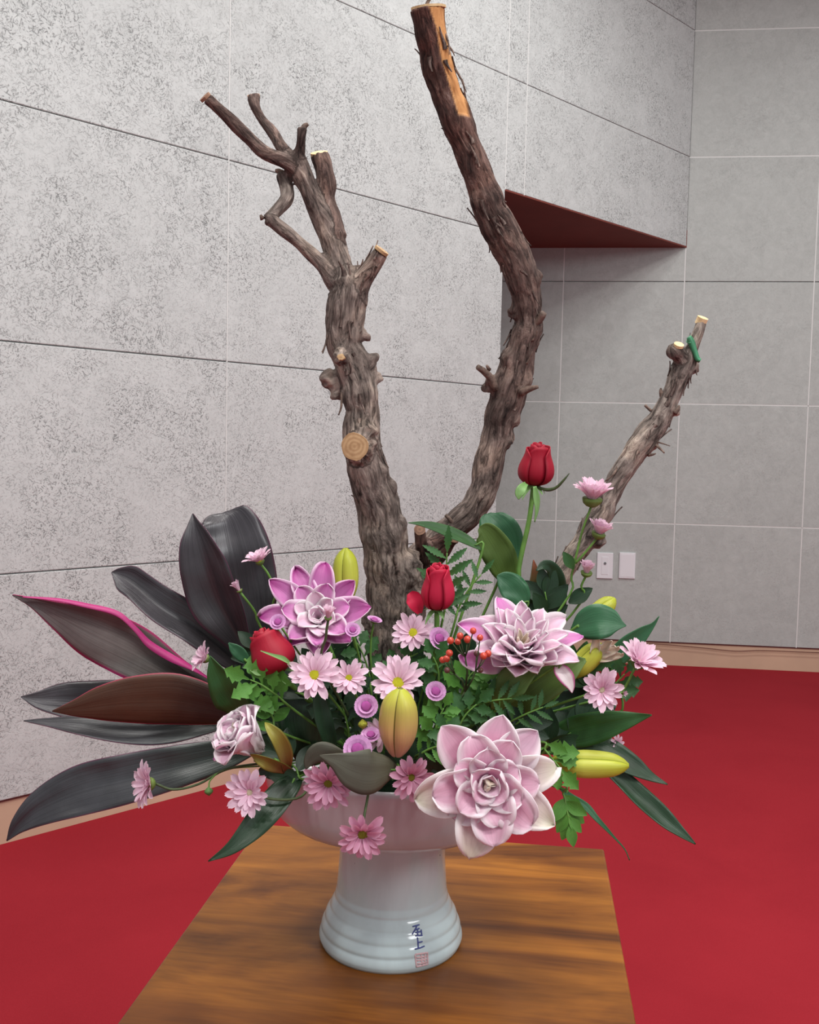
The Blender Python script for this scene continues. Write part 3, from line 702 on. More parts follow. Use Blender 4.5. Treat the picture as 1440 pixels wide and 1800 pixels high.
for L in ([(1150, 780, .925, 3), (1160, 788, .92, 2.2), (1168, 796, .915, 1.5)], [(1152, 776, .925, 2), (1166, 780, .92, 1.2), (1178, 784, .92, .7)], [(1140, 800, .925, 3), (1148, 799, .92, 2), (1153, 797, .92, 1)],
          [(1145, 722, .93, 3), (1138, 716, .93, 2.5), (1134, 712, .93, 2.5)], [(1165, 700, .93, 5), (1162, 688, .93, 3.5), (1162, 682, .93, 1.5)], [(1185, 726, .925, 6), (1193, 718, .925, 3), (1194, 712, .925, 1)],
          [(1086, 818, .925, 2), (1080, 832, .92, 2), (1064, 846, .92, 1)]): twig(rb, L)

# ------------------------------------------------------------------ leaves
def blade(pts, mat, n=None, cup=.15, name='leaf_blade', rows=6, cols=8, wav=0.0, shift=(0, 0), fold=0):
    """pts: (px, py, Y, half width px) along the midrib from base to tip"""
    q = catmull(pts, rows); V, uv, Fc = [], [], []
    C = [P(a[0], a[1], a[2]) for a in q]; N = len(C); n = (n or D(0, .15, 1))
    sd = R.random()*20; acc = [0]
    for i in range(1, N): acc.append(acc[-1]+(C[i]-C[i-1]).length)
    for i in range(N):
        t = (C[min(i+1, N-1)]-C[max(i-1, 0)]).normalized(); s = t.cross(n).normalized(); nn = s.cross(t)
        hw = max(q[i][3], .15)*q[i][2]/F; v = acc[i]/acc[-1]
        for j in range(cols+1):
            u = j/cols*2-1
            off = cup*hw*(u*u) + fold*hw*abs(u) - .04*hw*math.exp(-(u*6)**2)
            if wav: off += wav*hw*abs(u)*mn.noise(Vector((v*5+sd, u*1.5, 0)))
            V.append(C[i] + s*(u*hw) + nn*off); uv.append((u*.5+.5, v))
    for i in range(N-1):
        for j in range(cols): a = i*(cols+1)+j; Fc.append((a, a+1, a+cols+2, a+cols+1))
    return mesh(name, V, Fc, mat, uv)
def solid(o, th=.0006):
    m = o.modifiers.new('solidify', 'SOLIDIFY'); m.thickness = th; m.offset = 0; return o
def cord(label, pts, mat, n=None, cup=.15, fold=0, wav=.25, petiole=True):
    q = P(pts[0][0], pts[0][1], pts[0][2]); rt = root_pt(q, .3)
    th = thing('cordyline_leaf', label, 'leaf', rt, 'dark cordyline leaves fanning out to the left')
    solid(part('leaf_blade', blade(pts, mat, n, cup, 'leaf_blade', 8, 10, wav, fold=fold), th), .0008)
    mid = rt.lerp(q, .5) + Vector((0, 0, .004)); e = P(pts[1][0], pts[1][1], pts[1][2])
    part('petiole', tube('petiole', [tuple(rt)+(.003,), tuple(mid)+(.003,), tuple(q)+(.003,), tuple(q.lerp(e, .5))+(.0014,)], M_stemd), th)
    return th
cord('broad dark cordyline leaf standing upright with its round top bent over, behind the pointed one',
     [(462, 1180, .93, 12), (440, 1110, .93, 42), (424, 1040, .93, 62), (412, 980, .925, 66), (403, 940, .93, 60), (397, 917, .932, 50), (392, 906, .935, 34), (390, 902, .938, 6)], M_cord, D(.35, .1, 1), .25)
cord('glossy black cordyline leaf standing upright ending in a sharp point at the top left',
     [(455, 1190, .90, 8), (425, 1130, .90, 22), (388, 1060, .895, 46), (366, 1000, .89, 47), (352, 955, .89, 33), (343, 922, .895, 12), (339, 903, .90, 1)], M_cord, D(-.25, .1, 1), .3, fold=.2)
cord('narrow slate-coloured cordyline leaf with a blunt square tip between the upright and the pink-edged leaves',
     [(440, 1190, .91, 10), (400, 1150, .91, 26), (345, 1105, .905, 34), (290, 1072, .90, 33), (245, 1036, .90, 27), (222, 1020, .90, 25), (207, 1011, .90, 13), (196, 1006, .90, 1)], M_cord, D(.1, .5, .8), .25, fold=.25)
cp_ = cord('long cordyline leaf with bright pink margins pointing up to the far left',
     [(440, 1240, .88, 8), (380, 1224, .88, 20), (310, 1190, .875, 33), (235, 1146, .865, 48), (165, 1112, .86, 46), (105, 1082, .855, 26), (60, 1060, .85, 10), (22, 1046, .85, 1)], M_cordp, D(0, .1, 1), .18, fold=-.1)
# folded pink upper margin
V, Fc = [], []
tp = catmull([(40, 1049, 1), (100, 1054, 3), (150, 1064, 4.5), (205, 1078, 5), (238, 1106, 5), (262, 1132, 7), (300, 1156, 7.5), (340, 1176, 4), (372, 1196, 1)], 6)
for i, a in enumerate(tp):
    Y = .85+.03*i/len(tp)
    for u in (-1, 0, 1): V.append(P(a[0]+u*a[2]*.45, a[1]-u*a[2]*.8, Y+.002*u-.006))
for i in range(len(tp)-1):
    for j in range(2): a0 = i*3+j; Fc.append((a0, a0+1, a0+4, a0+3))
solid(part('folded_margin', mesh('folded_margin', V, Fc, M_cordm), cp_, label='bright pink folded margin'))
cord('dark cordyline leaf with a short blunt tip showing behind the brown-backed leaf',
     [(400, 1260, .90, 10), (320, 1248, .90, 36), (240, 1238, .90, 42), (160, 1232, .895, 36), (110, 1230, .89, 30), (70, 1230, .885, 17), (37, 1225, .88, 1)], M_cord, D(0, .4, 1), .2)
cord('blue-grey glossy cordyline leaf lying just below the brown-backed leaf',
     [(430, 1262, .89, 8), (370, 1272, .88, 22), (300, 1284, .87, 30), (220, 1285, .865, 28), (140, 1276, .86, 20), (85, 1270, .86, 9), (42, 1267, .86, 1)], M_cordg, D(0, .8, .7), .2)
cord('cordyline leaf turned to show its warm brown back with a thin pink rim',
     [(425, 1262, .86, 14), (380, 1246, .855, 34), (310, 1232, .85, 48), (240, 1232, .845, 45), (180, 1238, .84, 33), (130, 1246, .84, 15), (92, 1250, .84, 1)], M_cordb, D(0, -.1, 1), -.15, wav=.1)
cord('lowest long dark cordyline leaf sweeping down to the bottom left in front of the baseboard',
     [(450, 1312, .85, 12), (390, 1328, .845, 28), (310, 1348, .835, 38), (220, 1370, .83, 44), (140, 1390, .825, 44), (75, 1418, .82, 33), (35, 1448, .82, 17), (12, 1478, .82, 1)], M_cordg, D(0, .35, 1), .2)

def leaf_thing(name, label, pts, mat, n=None, cup=.15, wav=.2, fold=0, group=None, stem=True, k=.3):
    q = P(*pts[0][:3]); rt = root_pt(q, k); th = thing(name, label, 'leaf', rt, group)
    solid(part('leaf_blade', blade(pts, mat, n, cup, 'leaf_blade', 6, 8, wav, fold=fold), th))
    e = P(*pts[1][:3])
    part('leaf_stalk', tube('leaf_stalk', [tuple(rt)+(.0016,), tuple(rt.lerp(q, .5)+Vector((0, 0, .004)))+(.0016,), tuple(q)+(.0016,), tuple(q.lerp(e, .6))+(.0008,)], M_stem, 6), th)
    return th
LL = 'long green lily leaves'
leaf_thing('lily_leaf', 'broad upright green leaf with a pointed tip left of the half-open pink lily', [(425, 1262, .82, 12), (415, 1235, .815, 32), (397, 1208, .81, 32), (382, 1182, .81, 19), (369, 1153, .81, 1)], M_lg, D(-.3, .1, 1), .25, group=LL)
leaf_thing('lily_leaf', 'long dark green leaf hanging to a point over the left corner of the table', [(525, 1365, .80, 10), (505, 1385, .785, 22), (475, 1420, .77, 26), (445, 1455, .76, 22), (408, 1490, .75, 12), (366, 1514, .745, 1)], M_ld, D(-.2, .3, 1), .2, group=LL)
leaf_thing('lily_leaf', 'dark upright leaf standing in the middle behind the yellow-centred daisies on the left', [(540, 1345, .82, 14), (540, 1300, .82, 40), (535, 1255, .82, 46), (538, 1215, .825, 38), (548, 1180, .83, 12)], M_ld, D(.1, .1, 1), .25, group=LL)
leaf_thing('lily_leaf', 'dark green leaf strip lit on its right side below the small left daisies', [(585, 1345, .80, 8), (578, 1300, .80, 14), (566, 1255, .80, 16), (560, 1210, .80, 10), (562, 1190, .80, 2)], M_ld, D(.5, .1, 1), .2, group=LL)
leaf_thing('lily_leaf', 'matt olive-grey leaf drooping over the bowl rim in the centre', [(700, 1352, .765, 5), (678, 1354, .755, 26), (650, 1358, .745, 40), (620, 1352, .74, 34), (590, 1338, .74, 15), (562, 1328, .74, 1)], M_lo, D(0, .2, 1), -.1, .15, group=LL)
leaf_thing('lily_leaf', 'small olive leaf curled behind the drooping grey leaf', [(615, 1335, .775, 5), (590, 1328, .775, 16), (562, 1325, .775, 21), (545, 1338, .775, 12), (538, 1352, .775, 1)], M_lo, D(.2, -.1, 1), -.1, group=LL)
leaf_thing('lily_leaf', 'green pointed leaf reaching right above the yellow bud over the red carpet', [(955, 1300, .84, 10), (1000, 1290, .83, 26), (1045, 1279, .82, 28), (1090, 1268, .81, 19), (1125, 1261, .805, 8), (1146, 1257, .80, 1)], M_lg, D(0, .3, 1), .15, group=LL)
leaf_thing('lily_leaf', 'dark blue-green leaf passing behind the yellow bud to a point at the right', [(950, 1300, .86, 12), (1010, 1302, .85, 24), (1060, 1318, .84, 27), (1110, 1345, .83, 20), (1145, 1366, .825, 9), (1174, 1379, .82, 1)], M_ld, D(0, .7, .8), .15, group=LL)
leaf_thing('lily_leaf', 'narrow leaf drooping to the far lower right with a pale dry tip', [(1040, 1330, .84, 8), (1085, 1362, .83, 15), (1125, 1400, .82, 19), (1165, 1436, .81, 17), (1198, 1464, .805, 9), (1223, 1484, .80, 1)], M_ld, D(.3, .3, 1), .3, group=LL)
leaf_thing('lily_leaf', 'thin withered leaf curling down to a pink thread right of the feathery sprig', [(985, 1385, .80, 3), (1005, 1402, .79, 6), (1030, 1418, .785, 7), (1050, 1440, .78, 5), (1078, 1470, .78, 2), (1098, 1492, .78, 1), (1107, 1512, .78, .8)], M_lt, D(0, .6, .8), .3, group=LL)
leaf_thing('lily_leaf', 'pointed green leaf rising to a thin tip above the right-hand daisies', [(1062, 1190, .86, 8), (1080, 1160, .86, 17), (1105, 1135, .86, 19), (1130, 1113, .86, 12), (1148, 1098, .86, 4), (1159, 1083, .86, .6)], M_lt, D(.2, .3, 1), .2, group=LL)
leaf_thing('lily_leaf', 'dark leaf in the shade below the right-hand daisies', [(880, 1290, .86, 12), (930, 1255, .86, 38), (985, 1235, .86, 42), (1030, 1228, .86, 28), (1060, 1230, .86, 5)], M_ld, D(0, .3, 1), .2, group=LL)
leaf_thing('lily_leaf', 'olive green leaf curling under the pale pink lily at the right', [(900, 1262, .83, 10), (925, 1225, .82, 28), (960, 1195, .82, 36), (1000, 1172, .82, 26), (1030, 1160, .82, 3)], M_lol, D(0, .5, .8), .2, group=LL)
leaf_thing('lily_leaf', 'yellow-green leaf just under the pale lily flower head', [(870, 1250, .815, 8), (885, 1220, .81, 22), (905, 1195, .81, 28), (930, 1180, .81, 16), (950, 1172, .81, 2)], M_lol, D(0, .3, .9), .2, group=LL)
RLg = 'rounded green rose leaves'
leaf_thing('rose_leaf', 'round dark green leaf standing nearest the trunk, left of the long rose stem', [(884, 1005, .93, 4), (893, 978, .93, 22), (886, 950, .93, 34), (873, 928, .93, 33), (862, 912, .935, 22), (857, 903, .94, 5)], M_lt, D(.1, .2, 1), .2, group=RLg)
leaf_thing('rose_leaf', 'yellow-green translucent leaf in front of the round one beside the rose stem', [(895, 1035, .915, 4), (890, 1008, .915, 22), (880, 980, .912, 29), (866, 955, .91, 28), (853, 935, .91, 20), (842, 928, .91, 4)], M_lol, D(-.2, .1, 1), .15, group=RLg)
leaf_thing('rose_leaf', 'slim green leaf crossing in front of the vine fork', [(848, 968, .90, 1), (825, 952, .90, 9), (795, 938, .895, 12), (765, 927, .89, 10), (740, 921, .885, 5), (718, 919, .88, .6)], M_lg, D(0, .6, .8), .2, group=RLg)
leaf_thing('rose_leaf', 'blue-green leaf at the foot of the long rose stem above the pale lily', [(925, 1070, .89, 4), (915, 1050, .89, 20), (900, 1032, .89, 25), (884, 1018, .89, 16), (874, 1012, .89, 2)], M_lt, D(0, .3, 1), .15, group=RLg)
leaf_thing('rose_leaf', 'upright green leaf with a red tip right of the rose stem', [(955, 1085, .90, 4), (950, 1055, .90, 19), (945, 1030, .90, 18), (941, 1008, .90, 9), (938, 984, .90, .8)], M_lred, D(.2, .1, 1), .25, group=RLg)
leaf_thing('rose_leaf', 'dark arched leaf curling over beside the foot of the slanting branch', [(985, 1090, .90, 4), (984, 1050, .90, 13), (979, 1018, .895, 15), (968, 998, .89, 12), (955, 994, .885, 8), (943, 1003, .88, 1)], M_ld, D(.1, .3, 1), .2, group=RLg)
leaf_thing('rose_leaf', 'oval green leaf lying in front of the small yellow bud on the right', [(1005, 1108, .84, 4), (1025, 1100, .835, 24), (1050, 1093, .83, 32), (1075, 1094, .83, 25), (1092, 1098, .83, 8), (1101, 1100, .83, 1)], M_lt, D(0, .4, 1), .1, .1, group=RLg)
leaf_thing('rose_leaf', 'small green leaf left of the red rose bud at the left', [(440, 1168, .83, 3), (425, 1152, .83, 11), (412, 1140, .83, 9), (402, 1130, .83, 1)], M_lt, D(0, .3, 1), .15, group=RLg)
leaf_thing('rose_leaf', 'dark green leaf beneath the left red rose bud', [(540, 1225, .81, 4), (505, 1212, .81, 20), (470, 1200, .81, 18), (440, 1178, .81, 5)], M_ld, D(0, .5, .9), .2, group=RLg)
leaf_thing('rose_leaf', 'dark leaf standing between the arched leaf and the pale lily', [(965, 1110, .905, 5), (972, 1080, .905, 20), (965, 1050, .905, 22), (975, 1022, .905, 12), (985, 1005, .905, 1)], M_ld, D(.2, .2, 1), .2, group=RLg)

# shared small leaves for sprigs
def leafmesh(name, mat, keys, teeth=0, depth=.3, L=1.0, rows=22, cols=6, droop=.12, cup=.2):
    V, uv, Fc = [], [], []
    for i in range(rows+1):
        t = i/rows; w_ = prof(keys, t)
        if teeth: 
            ph = (t*teeth) % 1.0; w_ *= (1-depth*ph) if t < .96 else 1
        for j in range(cols+1):
            u = j/cols*2-1; fwd = (.10*abs(u)*(1-t) if teeth else 0)
            V.append((L*(t+fwd*.6), u*w_*L, -droop*t*t*L + cup*w_*L*u*u)); uv.append((u*.5+.5, t))
    for i in range(rows):
        for j in range(cols): a = i*(cols+1)+j; Fc.append((a, a+1, a+cols+2, a+cols+1))
    return mesh(name, V, Fc, mat, uv)
KLOBE = [(0, .03), (.18, .10), (.45, .34), (.7, .30), (.9, .14), (1, .01)]
KLAN = [(0, .03), (.3, .14), (.55, .16), (.8, .09), (1, .005)]
KOV = [(0, .04), (.3, .24), (.55, .27), (.8, .16), (1, .01)]
SM = {}
for nm, mat in (('b', M_lb), ('m', M_lm), ('d', M_ld), ('g', M_lg)):
    SM['lobe_'+nm] = leafmesh('leaf', mat, KLOBE, 4, .45)
    SM['fern_'+nm] = leafmesh('leaflet', mat, KLAN, 7, .5, rows=28, cols=4)
    SM['oval_'+nm] = leafmesh('leaf', mat, KOV, 0, 0, rows=10)
def place_leaf(parent, me, pos, dirx, nz, size, name):
    x = Vector(dirx).normalized(); z = Vector(nz); z = (z-x*z.dot(x)).normalized(); y = z.cross(x)
    m = Matrix(((x.x, y.x, z.x, pos.x), (x.y, y.y, z.y, pos.y), (x.z, y.z, z.z, pos.z), (0, 0, 0, 1))) @ Matrix.Scale(size, 4)
    return part(name, me, parent, m)
def sprig(label, pts, kind, count, size, name='leafy_sprig', group='green filler sprigs between the flowers', ang=50, r=1.6, start=.15, root=True, mat=None, cat='foliage'):
    """pts: (px,py,Y) from inside to tip, leaves alternate both sides"""
    W = [P(*p) for p in pts]; rt = root_pt(W[0], .4)
    th = thing(name, label, cat, rt, group)
    path = ([tuple(rt)] if root else []) + [tuple(p) for p in W]
    q = catmull(path, 6); n = len(q)
    part('stem', mesh('stem', *tube_geo([tuple(p)+(r*.0008*(1-.6*i/n)+.0002,) for i, p in enumerate(q)], 6), mat or M_stem), th)
    k0 = int(n*(start if not root else max(start, .35)))
    for k in range(count):
        f = k0+(n-1-k0)*k/max(1, count-1); i = min(n-2, int(f)); p = Vector(q[i]).lerp(Vector(q[i+1]), f-i); t = (Vector(q[i+1])-Vector(q[i])).normalized()
        tow = D(R.uniform(-.3, .3), R.uniform(.1, .7), 1); sdv = t.cross(tow).normalized()*(1 if k % 2 else -1)
        a = math.radians(ang+R.uniform(-10, 10)) if k < count-1 else 0
        d = t*math.cos(a)+sdv*math.sin(a) + tow*R.uniform(-.1, .25)
        sz = size*(1-.35*abs(f/(n-1)-.55))*R.uniform(.85, 1.1)
        place_leaf(th, SM[kind], p, d, tow, sz, 'leaflet' if kind.startswith('fern') else 'leaf')
    return th
FG = 'serrated fern-like fronds'
sprig('upright fern frond with toothed leaflets right of the middle red rose', [(776, 1100, .86), (782, 1060, .86), (784, 1015, .86), (786, 972, .86)], 'fern_m', 12, .034, 'fern_frond', FG, 58, mat=M_stem)
sprig('fern frond leaning right behind the pale pink lily, beside the middle rose', [(795, 1110, .865), (806, 1070, .865), (825, 1035, .865), (846, 1010, .865)], 'fern_m', 10, .026, 'fern_frond', FG, 55)
sprig('small fern frond low between the grey leaf and the big front lily', [(730, 1330, .79), (752, 1318, .78), (772, 1312, .775), (790, 1318, .77)], 'fern_b', 9, .018, 'fern_frond', FG, 60)
sprig('fern frond pointing right above the big front lily', [(850, 1290, .82), (890, 1272, .81), (925, 1255, .80), (955, 1243, .80)], 'fern_m', 12, .022, 'fern_frond', FG, 58)
sprig('fern frond spreading in the centre right of the yellow bud', [(790, 1268, .82), (825, 1245, .81), (865, 1232, .80), (900, 1228, .80)], 'fern_m', 12, .026, 'fern_frond', FG, 58)
sprig('bright feathery sprig hanging beside the front lily over the carpet', [(975, 1375, .79), (990, 1395, .785), (996, 1420, .78), (1002, 1452, .775)], 'oval_b', 9, .024, 'leafy_sprig', None, 42, start=.55)
sprig('pale green fresh sprig above the right end of the front lily', [(940, 1305, .80), (958, 1318, .79), (972, 1335, .785), (985, 1350, .78)], 'lobe_b', 7, .030, 'leafy_sprig', None, 50)
sprig('bright green lobed leaves below the left red rose bud', [(520, 1250, .80), (490, 1225, .79), (462, 1205, .785), (440, 1195, .785)], 'lobe_b', 9, .030, 'leafy_sprig', None, 50)
sprig('small bright leaves left of the dark central leaf', [(500, 1290, .80), (480, 1262, .795), (472, 1240, .79), (468, 1218, .79)], 'oval_b', 7, .022, 'leafy_sprig', None, 45)
sprig('green leaves around the small daisy stems at the foot of the trunk', [(655, 1230, .85), (650, 1190, .85), (640, 1155, .85), (628, 1130, .85)], 'lobe_m', 9, .026, 'leafy_sprig', None, 55)
sprig('green leaves under the daisy at the foot of the trunk', [(690, 1215, .84), (700, 1180, .84), (715, 1160, .84), (735, 1148, .84)], 'lobe_m', 8, .026, 'leafy_sprig', None, 55)
sprig('leafy sprig below the red berries', [(800, 1240, .83), (815, 1210, .82), (825, 1190, .82), (835, 1178, .82)], 'lobe_b', 10, .028, 'leafy_sprig', None, 55)
sprig('leafy sprig left of the red berries', [(770, 1240, .83), (772, 1205, .825), (770, 1175, .825), (762, 1155, .825)], 'lobe_m', 9, .026, 'leafy_sprig', None, 55)
sprig('leafy sprig right of the blush lily bud', [(760, 1310, .80), (765, 1285, .79), (772, 1262, .79), (780, 1245, .79)], 'lobe_b', 10, .024, 'leafy_sprig', None, 55)
sprig('leafy sprig between the berries and the fern in the centre', [(800, 1300, .81), (808, 1275, .80), (820, 1255, .80), (838, 1238, .80)], 'lobe_m', 9, .026, 'leafy_sprig', None, 55)
sprig('leafy sprig behind the big front lily on its left', [(790, 1345, .79), (790, 1320, .785), (788, 1300, .78), (782, 1285, .78)], 'lobe_m', 8, .024, 'leafy_sprig', None, 55)
sprig('dark leaves behind the purple button flowers', [(620, 1310, .83), (612, 1280, .82), (606, 1255, .82), (600, 1230, .82)], 'lobe_d', 9, .040, 'leafy_sprig', None, 50)
sprig('dark leaves under the two small daisies on the left', [(600, 1290, .83), (590, 1262, .83), (600, 1240, .83), (618, 1222, .83)], 'oval_d', 8, .036, 'leafy_sprig', None, 50)
sprig('dark leaves under the blush lily bud', [(690, 1370, .80), (705, 1350, .79), (725, 1335, .79), (745, 1330, .79)], 'oval_d', 8, .034, 'leafy_sprig', None, 50)
sprig('shaded leaves right of the centre above the front lily', [(860, 1330, .83), (880, 1300, .82), (900, 1280, .82), (920, 1262, .82)], 'oval_d', 9, .040, 'leafy_sprig', None, 50)
sprig('shaded leaves below the right-hand daisies', [(930, 1330, .84), (965, 1310, .83), (1000, 1290, .83), (1030, 1270, .83)], 'oval_d', 10, .042, 'leafy_sprig', None, 45)
sprig('mid green leaves at the right under the opening yellow bud', [(960, 1240, .85), (985, 1205, .85), (1010, 1180, .85), (1035, 1172, .85)], 'oval_m', 9, .034, 'leafy_sprig', None, 50)
sprig('leaves under the rightmost daisy', [(1030, 1270, .84), (1060, 1235, .84), (1080, 1205, .84), (1098, 1185, .84)], 'lobe_g', 8, .030, 'leafy_sprig', None, 50)
sprig('leaves behind the pale lily above its right petals', [(940, 1150, .89), (955, 1105, .89), (962, 1070, .89), (958, 1040, .89)], 'oval_d', 9, .036, 'leafy_sprig', None, 40)
sprig('dark leaves between the left lily and the dark central leaf', [(560, 1230, .86), (565, 1190, .86), (575, 1160, .86), (590, 1140, .86)], 'oval_d', 8, .036, 'leafy_sprig', None, 50)
sprig('dark leaves behind the left red rose', [(520, 1220, .86), (495, 1185, .86), (470, 1160, .86), (450, 1140, .86)], 'oval_d', 8, .036, 'leafy_sprig', None, 50)
sprig('dark leaves at the bowl rim left of the front lily', [(800, 1400, .80), (780, 1385, .79), (760, 1370, .785), (745, 1360, .78)], 'oval_d', 7, .032, 'leafy_sprig', None, 50)
sprig('dark leaves behind the drooping left flower stem', [(540, 1370, .80), (520, 1350, .80), (498, 1332, .80), (480, 1322, .80)], 'oval_d', 7, .036, 'leafy_sprig', None, 50)

sprig('dark leaves deep in the middle behind the blush lily bud', [(700, 1300, .87), (700, 1260, .875), (708, 1220, .88), (720, 1185, .88)], 'oval_d', 10, .046, 'leafy_sprig', None, 55)
sprig('dark leaves deep behind the red berries', [(770, 1290, .87), (785, 1245, .875), (800, 1205, .88), (812, 1165, .88)], 'oval_d', 10, .046, 'leafy_sprig', None, 55)
sprig('dark leaves deep behind the centre fern fronds', [(830, 1310, .87), (845, 1270, .87), (860, 1235, .87), (880, 1205, .87)], 'oval_d', 10, .048, 'leafy_sprig', None, 55)
sprig('dark leaves deep behind the two left daisies', [(620, 1300, .88), (610, 1260, .88), (600, 1220, .885), (610, 1180, .885)], 'oval_d', 10, .046, 'leafy_sprig', None, 55)
sprig('dark leaves deep behind the bright lobed leaves on the left', [(520, 1300, .87), (495, 1270, .87), (470, 1240, .87), (450, 1215, .87)], 'oval_d', 9, .044, 'leafy_sprig', None, 50)

# ------------------------------------------------------------------ petals and flowers
def petal_mesh(name, mat, L, W, a0, a1, cup=.2, keys=None, rows=9, cols=6, curl=1.0, ruf=0.0, notch=0.0, twist=0.0, r0=0.0):
    """spine bends from angle a0 to a1 (degrees off the flower axis +Z); petal lies towards +X"""
    keys = keys or [(0, .25), (.35, .8), (.6, 1), (.85, .72), (1, .03)]
    V, uv, Fc = [], [], []; x = r0; z = 0; sd = R.random()*30; rec = math.radians(R.uniform(-12, 42)) if ruf > .4 and rows > 12 else 0
    for i in range(rows+1):
        t = i/rows; th = math.radians(a0+(a1-a0)*t**curl) + rec*max(0, (t-.6)/.4)**2; w_ = W*.5*prof(keys, t)
        if i: x += math.sin(th)*L/rows; z += math.cos(th)*L/rows
        nx, nz = -math.cos(th), math.sin(th)
        for j in range(cols+1):
            u = j/cols*2-1; off = cup*w_*u*u + (ruf*L*.22*abs(u)**1.5*mn.noise(Vector((t*3.5+sd, u*2, sd))) if ruf else 0) + twist*w_*u
            nt_ = notch*L*(1-abs(u))*t**8
            V.append((x+nx*off-math.sin(th)*nt_, u*w_, z+nz*off-math.cos(th)*nt_)); uv.append((u*.5+.5, t))
    for i in range(rows):
        for j in range(cols): a = i*(cols+1)+j; Fc.append((a, a+1, a+cols+2, a+cols+1))
    return mesh(name, V, Fc, mat, uv)
def rot(m, deg, tx=0): return m @ Matrix.Rotation(math.radians(deg), 4, 'Z') @ Matrix.Rotation(math.radians(tx), 4, 'Y')
def dome(name, r, h, mat, bumpy=0.0, seg=16, rings=6, flip=1):
    V, Fc = [], []
    for i in range(rings):
        a = PI/2*i/rings
        for k in range(seg):
            b = 2*PI*k/seg; rr = r*math.cos(a)*(1+bumpy*R.uniform(-1, 1)); V.append((rr*math.cos(b), rr*math.sin(b), flip*h*math.sin(a)*(1+bumpy*R.uniform(-1, 1))))
    V.append((0, 0, flip*h*(.8 if bumpy else 1)))
    for i in range(rings-1):
        for k in range(seg): a = i*seg+k; b = i*seg+(k+1) % seg; Fc.append((a, b, b+seg, a+seg))
    for k in range(seg): Fc.append(((rings-1)*seg+k, (rings-1)*seg+(k+1) % seg, rings*seg))
    Fc.append(tuple(range(seg))[::-1]); return mesh(name, V, Fc, mat)
KD = [(0, .35), (.3, .75), (.65, 1), (.88, .8), (1, .25)]
DP = {}
def daisy_petals(mat, open_):
    k = (mat.name, open_)
    if k not in DP:
        DP[k] = [petal_mesh('petal', mat, 1, .34*s, open_+d0, open_+d1, .35, KD, 7, 4, notch=.05, ruf=.2, r0=.12) for s, d0, d1 in ((1, -22, 8), (.92, -14, -2), (1.05, -26, 16))]
    return DP[k]
DISC = {}
def head(parent, c, d, r, open_=78, n=15, mat=None, disc=None, layers=2, inner=.8, discr=.24, skip=()):
    """flower head at c facing d, radius r; petals, centre and calyx become children of parent"""
    mat = mat or M_daisy; disc = disc or M_disc
    m0 = Matrix.Translation(c) @ frame(d, Vector((R.uniform(-1, 1), R.uniform(-.2, .2), R.uniform(-1, 1)))) 
    for ly in range(layers):
        pm = daisy_petals(mat, open_-ly*16); nn = n-ly*3
        for k in range(nn):
            if R.random() < .04: continue
            s = r*.88*(1 if ly == 0 else inner)*R.uniform(.88, 1.08)
            part('petal', R.choice(pm), parent, rot(m0, 360*(k+.5*ly)/nn+R.uniform(-5, 5), R.uniform(-7, 7)) @ Matrix.Scale(s, 4) @ Matrix.Translation((0, 0, .02*ly+.01*(k % 2))))
    if disc is not None and discr:
        k = (disc.name, 'd')
        if k not in DISC: DISC[k] = dome('flower_centre', 1, .55, disc, .08, 18, 6)
        part('flower_centre', DISC[k], parent, m0 @ Matrix.Translation((0, 0, r*.03)) @ Matrix.Scale(r*discr, 4))
    if 'c' not in DISC: DISC['c'] = dome('calyx', 1, .9, M_calyx, .04, 14, 5, -1)
    part('calyx', DISC['c'], parent, m0 @ Matrix.Translation((0, 0, r*.03)) @ Matrix.Scale(r*.26, 4))
    return c - Vector(d).normalized()*r*.22
def stem_to(parent, a, pts=(), r=.0014, mat=None, rt=None, seg=7):
    rt = rt if rt is not None else parent.location
    P_ = [tuple(rt)] + [tuple(p) for p in pts] + [tuple(a)]
    if len(P_) == 2: P_.insert(1, tuple(Vector(P_[0]).lerp(Vector(P_[1]), .5)+Vector((0, 0, .006))))
    part('stem', tube('stem', [p+(r,) for p in P_], mat or M_stem, seg), parent)
DG = 'pale pink daisy chrysanthemums'
def daisy(label, px, py, Y, rp, d, via=(), smat=None, **k):
    c = P(px, py, Y); rt = root_pt(c, .3); th = thing('daisy', label, 'flower', rt, DG)
    e = head(th, c, D(*d), rp*Y/F, **k)
    stem_to(th, e, [P(*v) for v in via], .0013, smat); return th
daisy('pink daisy seen from the side in front of the upright dark leaves', 457, 987, .865, 32, (-.35, .85, .25), [(490, 1110, .88), (484, 1040, .87), (472, 1010, .866)], open_=62, discr=.2)
daisy('small pale daisy bud on a thin stem in front of the black upright leaf', 421, 1038, .86, 22, (-.45, .85, .2), [(470, 1120, .87), (448, 1075, .865)], open_=22, discr=0, n=12, disc=M_discw)
daisy('pink daisy turned sideways beside the tip of the broad green leaf on the left', 362, 1158, .825, 33, (-.75, .45, .45), [(430, 1220, .83), (400, 1190, .828)], open_=68, discr=.2, disc=M_discw)
daisy('leftmost of the two touching yellow-centred daisies below the purple lily', 553, 1188, .775, 50, (.05, .45, .9))
daisy('right-hand one of the two touching daisies below the purple lily', 613, 1192, .79, 38, (.15, .5, .85), disc=M_disc, discr=.2)
daisy('large daisy with a big yellow centre just above the blush lily bud', 700, 1202, .80, 53, (0, .62, .8), discr=.27)
daisy('daisy with a yellow centre at the foot of the trunk', 726, 1114, .845, 42, (0, .55, .85), discr=.26)
daisy('pale daisy bud on a brown calyx in front of the purple lily', 577, 1086, .765, 27, (.05, .9, .3), [(572, 1180, .79), (573, 1120, .77)], open_=30, discr=.0, n=12, smat=M_stemd)
